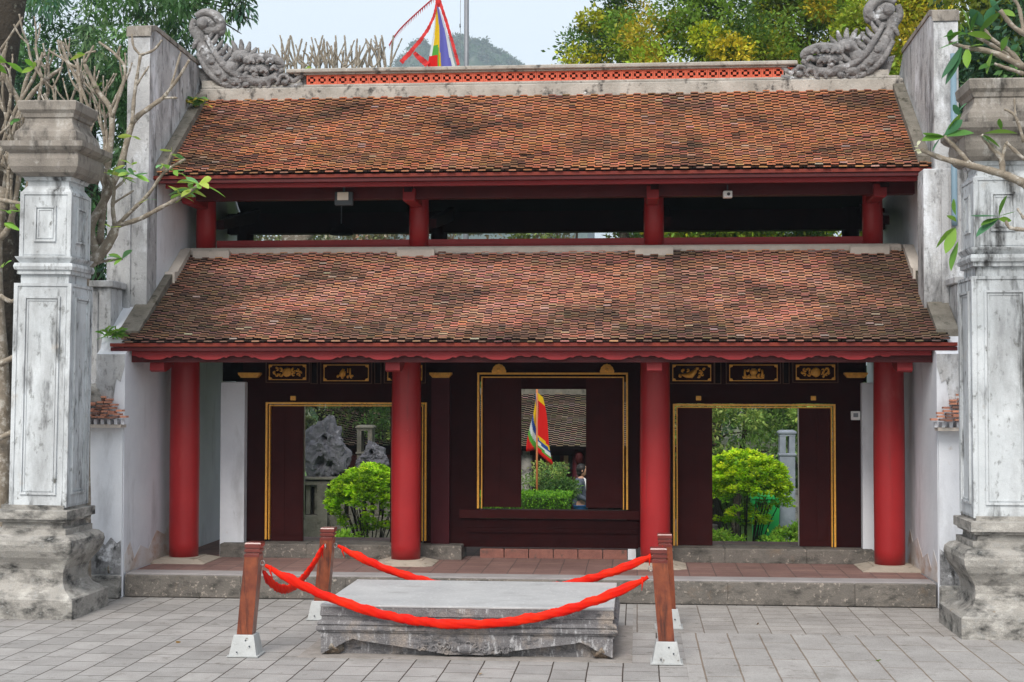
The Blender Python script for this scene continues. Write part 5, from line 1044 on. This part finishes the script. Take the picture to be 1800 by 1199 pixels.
# ---------------- main hall
YH = 33.0; hz = at(970, 785, YH).z; hall = thing('main_hall', 'low hall with weathered mossy tile roof seen through the central window', 'hall', (at(970, 800, YH).x, YH+3, -.7)); hx0, hx1 = at(880, 800, YH).x-4.5, at(1060, 800, YH).x+2.5
zr = at(970, 694, YH+3.6).z
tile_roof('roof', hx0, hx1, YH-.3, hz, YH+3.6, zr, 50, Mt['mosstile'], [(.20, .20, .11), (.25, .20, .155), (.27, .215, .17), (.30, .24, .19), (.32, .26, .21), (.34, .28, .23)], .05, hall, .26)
MB().box(hx0, hx1, YH+3.5, YH+3.8, zr-.05, zr+.16, bev=.02).build('ridge', Mt['oldstone'], hall); MB().extr([(YH+3.7, zr), (YH+7.5, hz), (YH+7.5, hz-.05), (YH+3.7, zr-.05)], hx0, hx1, 'x').build('rear_roof', Mt['ceiling'], hall)
MB().box(hx0+.1, hx1-.1, YH, YH+.2, hz-.20, hz-.02).build('eave_beam', Mt['wood'], hall)
for px in (880, 925, 1016): x = at(px, 800, YH).x; MB().lathe(x, YH+.1, [(.13, -.7), (.13, hz-.1)], 14).build('column', Mt['jamb' if px > 1000 else 'cement'], hall)
MB().box(hx0+.1, hx1-.1, YH+3.0, YH+3.1, -.7, hz+.6).build('rear_wall', Mt['reddark'], hall)
for k, (px, cc) in enumerate(((965, (.55, .22, .08)), (978, (.02, .02, .02)), (996, (.5, .3, .2)), (1004, (.05, .05, .06)))):
    a = at(px-5, 800, YH+.25); mb = MB().box(a.x, a.x+.14, YH+.25, YH+.27, hz-.52, hz-.2, cc); mb.build('hanging_board', Mt['cloth'], hall)
mb = MB().box(hx0, hx1, YH-.6, YH+7, -.69, -.55); mb.build('plinth', Mt['stone'], hall); finish(hall)
c = at(1018, 806, YH-.2); t = thing('paper_lantern', 'small dark red lantern hanging at the hall eave beside the person', 'lantern', c); MB().lathe(c.x, c.y, [(.04, c.z-.13), (.08, c.z-.09), (.09, c.z), (.08, c.z+.09), (.04, c.z+.13)], 14).build('lantern_body', Mt['leafwood'], t); MB().tube([(c.x, c.y, c.z+.12), (c.x, c.y, hz-.02)], .006, 5).build('cord', Mt['ceiling'], t); finish(t)
# ---------------- person
def skinmesh(nodes, edges, root=0, lv=2):
    me = bpy.data.meshes.new('tmp'); me.from_pydata([n_[0] for n_ in nodes], edges, []); o = bpy.data.objects.new('tmp', me); SC.collection.objects.link(o)
    sk = o.modifiers.new('s', 'SKIN'); sv = me.skin_vertices[0].data
    for i, n_ in enumerate(nodes): r_ = n_[1]; sv[i].radius = r_ if hasattr(r_, '__len__') else (r_, r_); sv[i].use_root = (i == root)
    sb_ = o.modifiers.new('b', 'SUBSURF'); sb_.levels = lv; sb_.render_levels = lv; dg = bpy.context.evaluated_depsgraph_get(); dg.update(); ev = o.evaluated_get(dg); m2 = bpy.data.meshes.new_from_object(ev)
    mb = MB(); mb.add([tuple(v.co) for v in m2.vertices], [tuple(p_.vertices) for p_ in m2.polygons], None, True); bpy.data.objects.remove(o); return mb
def person():
    Y = 29.0; c = at(1021, 860, Y); gz = -.7; X = c.x; t = thing('person', 'person in slate jacket and blue jeans beyond the central window', 'person', (X, Y, gz)); k = 1.63
    def q(f, s_, u): return (X+f, Y+s_, gz+u*k)      # f forward (+X), s_ sideways, u fraction of height
    nd = [(q(0, 0, .52), (.12, .15)), (q(-.02, 0, .62), (.10, .13)), (q(-.01, 0, .74), (.12, .17)), (q(.0, 0, .82), (.06, .08)), (q(.02, 0, .87), (.05, .05))]; ed = [(0, 1), (1, 2), (2, 3), (3, 4)]
    hands = []
    for s_ in (-1, 1):
        b = len(nd); nd += [(q(0, s_*.17, .80), .055), (q(-.04, s_*.22, .64), .042), (q(.16, s_*.17, .57), .030), (q(.20, s_*.16, .56), (.034, .018))]; ed += [(3 if False else 2, b), (b, b+1), (b+1, b+2), (b+2, b+3)]
        for f_ in range(5):
            L_ = (.075, .082, .078, .062, .055)[f_]; yy = (-.030, -.010, .010, .028, 0)[f_]; n0 = len(nd); ba = nd[b+3][0]
            if f_ < 4: p1 = (ba[0]+.045, ba[1]+yy, ba[2]-.004); p2 = (ba[0]+.045+L_*.55, ba[1]+yy*1.1, ba[2]-.018); p3 = (ba[0]+.045+L_*.85, ba[1]+yy*1.1, ba[2]-.045)
            else: p1 = (ba[0]+.01, ba[1]-s_*.035, ba[2]+.01); p2 = (ba[0]+.04, ba[1]-s_*.055, ba[2]+.012); p3 = (ba[0]+.065, ba[1]-s_*.058, ba[2]+.004)
            nd += [(p1, .010), (p2, .009), (p3, .007)]; ed += [(b+3, n0), (n0, n0+1), (n0+1, n0+2)]
        b = len(nd); nd += [(q(.0, s_*.09, .49), .085), (q(.01, s_*.10, .28), .058), (q(-.02, s_*.10, .16), .05), (q(-.02, s_*.10, .045), .036), (q(.10, s_*.11, .02), (.035, .03))]; ed += [(0, b), (b, b+1), (b+1, b+2), (b+2, b+3), (b+3, b+4)]
    mb = skinmesh(nd, ed, 0)
    # head with face, merged in the same mesh
    hc = Vector(q(.035, 0, .93)); vs = []; fs = []; n_ = 18
    for a in range(n_+1):
        th = math.pi*a/n_
        for b in range(2*n_):
            ph = math.pi*b/n_; d = Vector((math.sin(th)*math.cos(ph), math.sin(th)*math.sin(ph), math.cos(th))); r = Vector((.098*d.x, .076*d.y, .115*d.z))
            if d.z < 0: r.x *= 1-.22*abs(d.z) if d.x < 0 else 1; r.y *= 1-.28*abs(d.z)
            if d.x > .7: r.x += .030*math.exp(-((d.y/.13)**2+((d.z+.12)/.16)**2)); r.x -= .012*math.exp(-(((abs(d.y)-.33)/.14)**2+((d.z-.08)/.1)**2)); r.x += .008*math.exp(-((d.y/.22)**2+((d.z+.48)/.07)**2))
            vs.append(hc+r)
    for a in range(n_):
        for b in range(2*n_): j = (b+1) % (2*n_); fs.append((a*2*n_+b, (a+1)*2*n_+b, (a+1)*2*n_+j, a*2*n_+j))
    mb.add(vs, fs, None, True)
    for s_ in (-1, 1): mb.ball(hc+Vector((-.005, s_*.078, -.005)), (.018, .010, .030), 6)
    body = mb.build('body', Mt['skin'], t)
    hb = MB().ball(hc+Vector((-.022, 0, .022)), (.105, .088, .108), 14, .015); hb.ball(hc+Vector((-.06, 0, -.05)), (.055, .070, .07), 8, .03); hb.build('hair', Mt['hair'], t)
    jk = [(q(-.01, 0, .455), (.155, .185)), (q(-.03, 0, .62), (.125, .155)), (q(-.025, 0, .76), (.13, .18)), (q(-.015, 0, .835), (.075, .09))]; je = [(0, 1), (1, 2), (2, 3)]
    for s_ in (-1, 1): b = len(jk); jk += [(q(-.01, s_*.18, .80), .072), (q(-.05, s_*.23, .64), .058), (q(.13, s_*.18, .575), .044)]; je += [(2, b), (b, b+1), (b+1, b+2)]
    skinmesh(jk, je, 0).build('jacket', Mt['jacket'], t)
    skinmesh([(q(.055, 0, .54), (.095, .10)), (q(.045, 0, .66), (.095, .10)), (q(.05, 0, .78), (.088, .09)), (q(.03, 0, .85), (.058, .06))], [(0, 1), (1, 2), (2, 3)], 0).build('shirt', Mt['shirt'], t)
    jn = [(q(0, 0, .535), (.135, .16))]; ne = []
    for s_ in (-1, 1): b = len(jn); jn += [(q(.0, s_*.09, .46), .098), (q(.01, s_*.10, .28), .072), (q(-.02, s_*.10, .15), .064), (q(-.02, s_*.10, .05), .058)]; ne += [(0, b), (b, b+1), (b+1, b+2), (b+2, b+3)]
    skinmesh(jn, ne, 0).build('jeans', Mt['jeans'], t)
    mb = MB()
    for s_ in (-1, 1): mb.ball(q(.05, s_*.11, .022), (.13, .05, .04), 8)
    mb.build('shoes', Mt['greybox'], t); finish(t)
person()
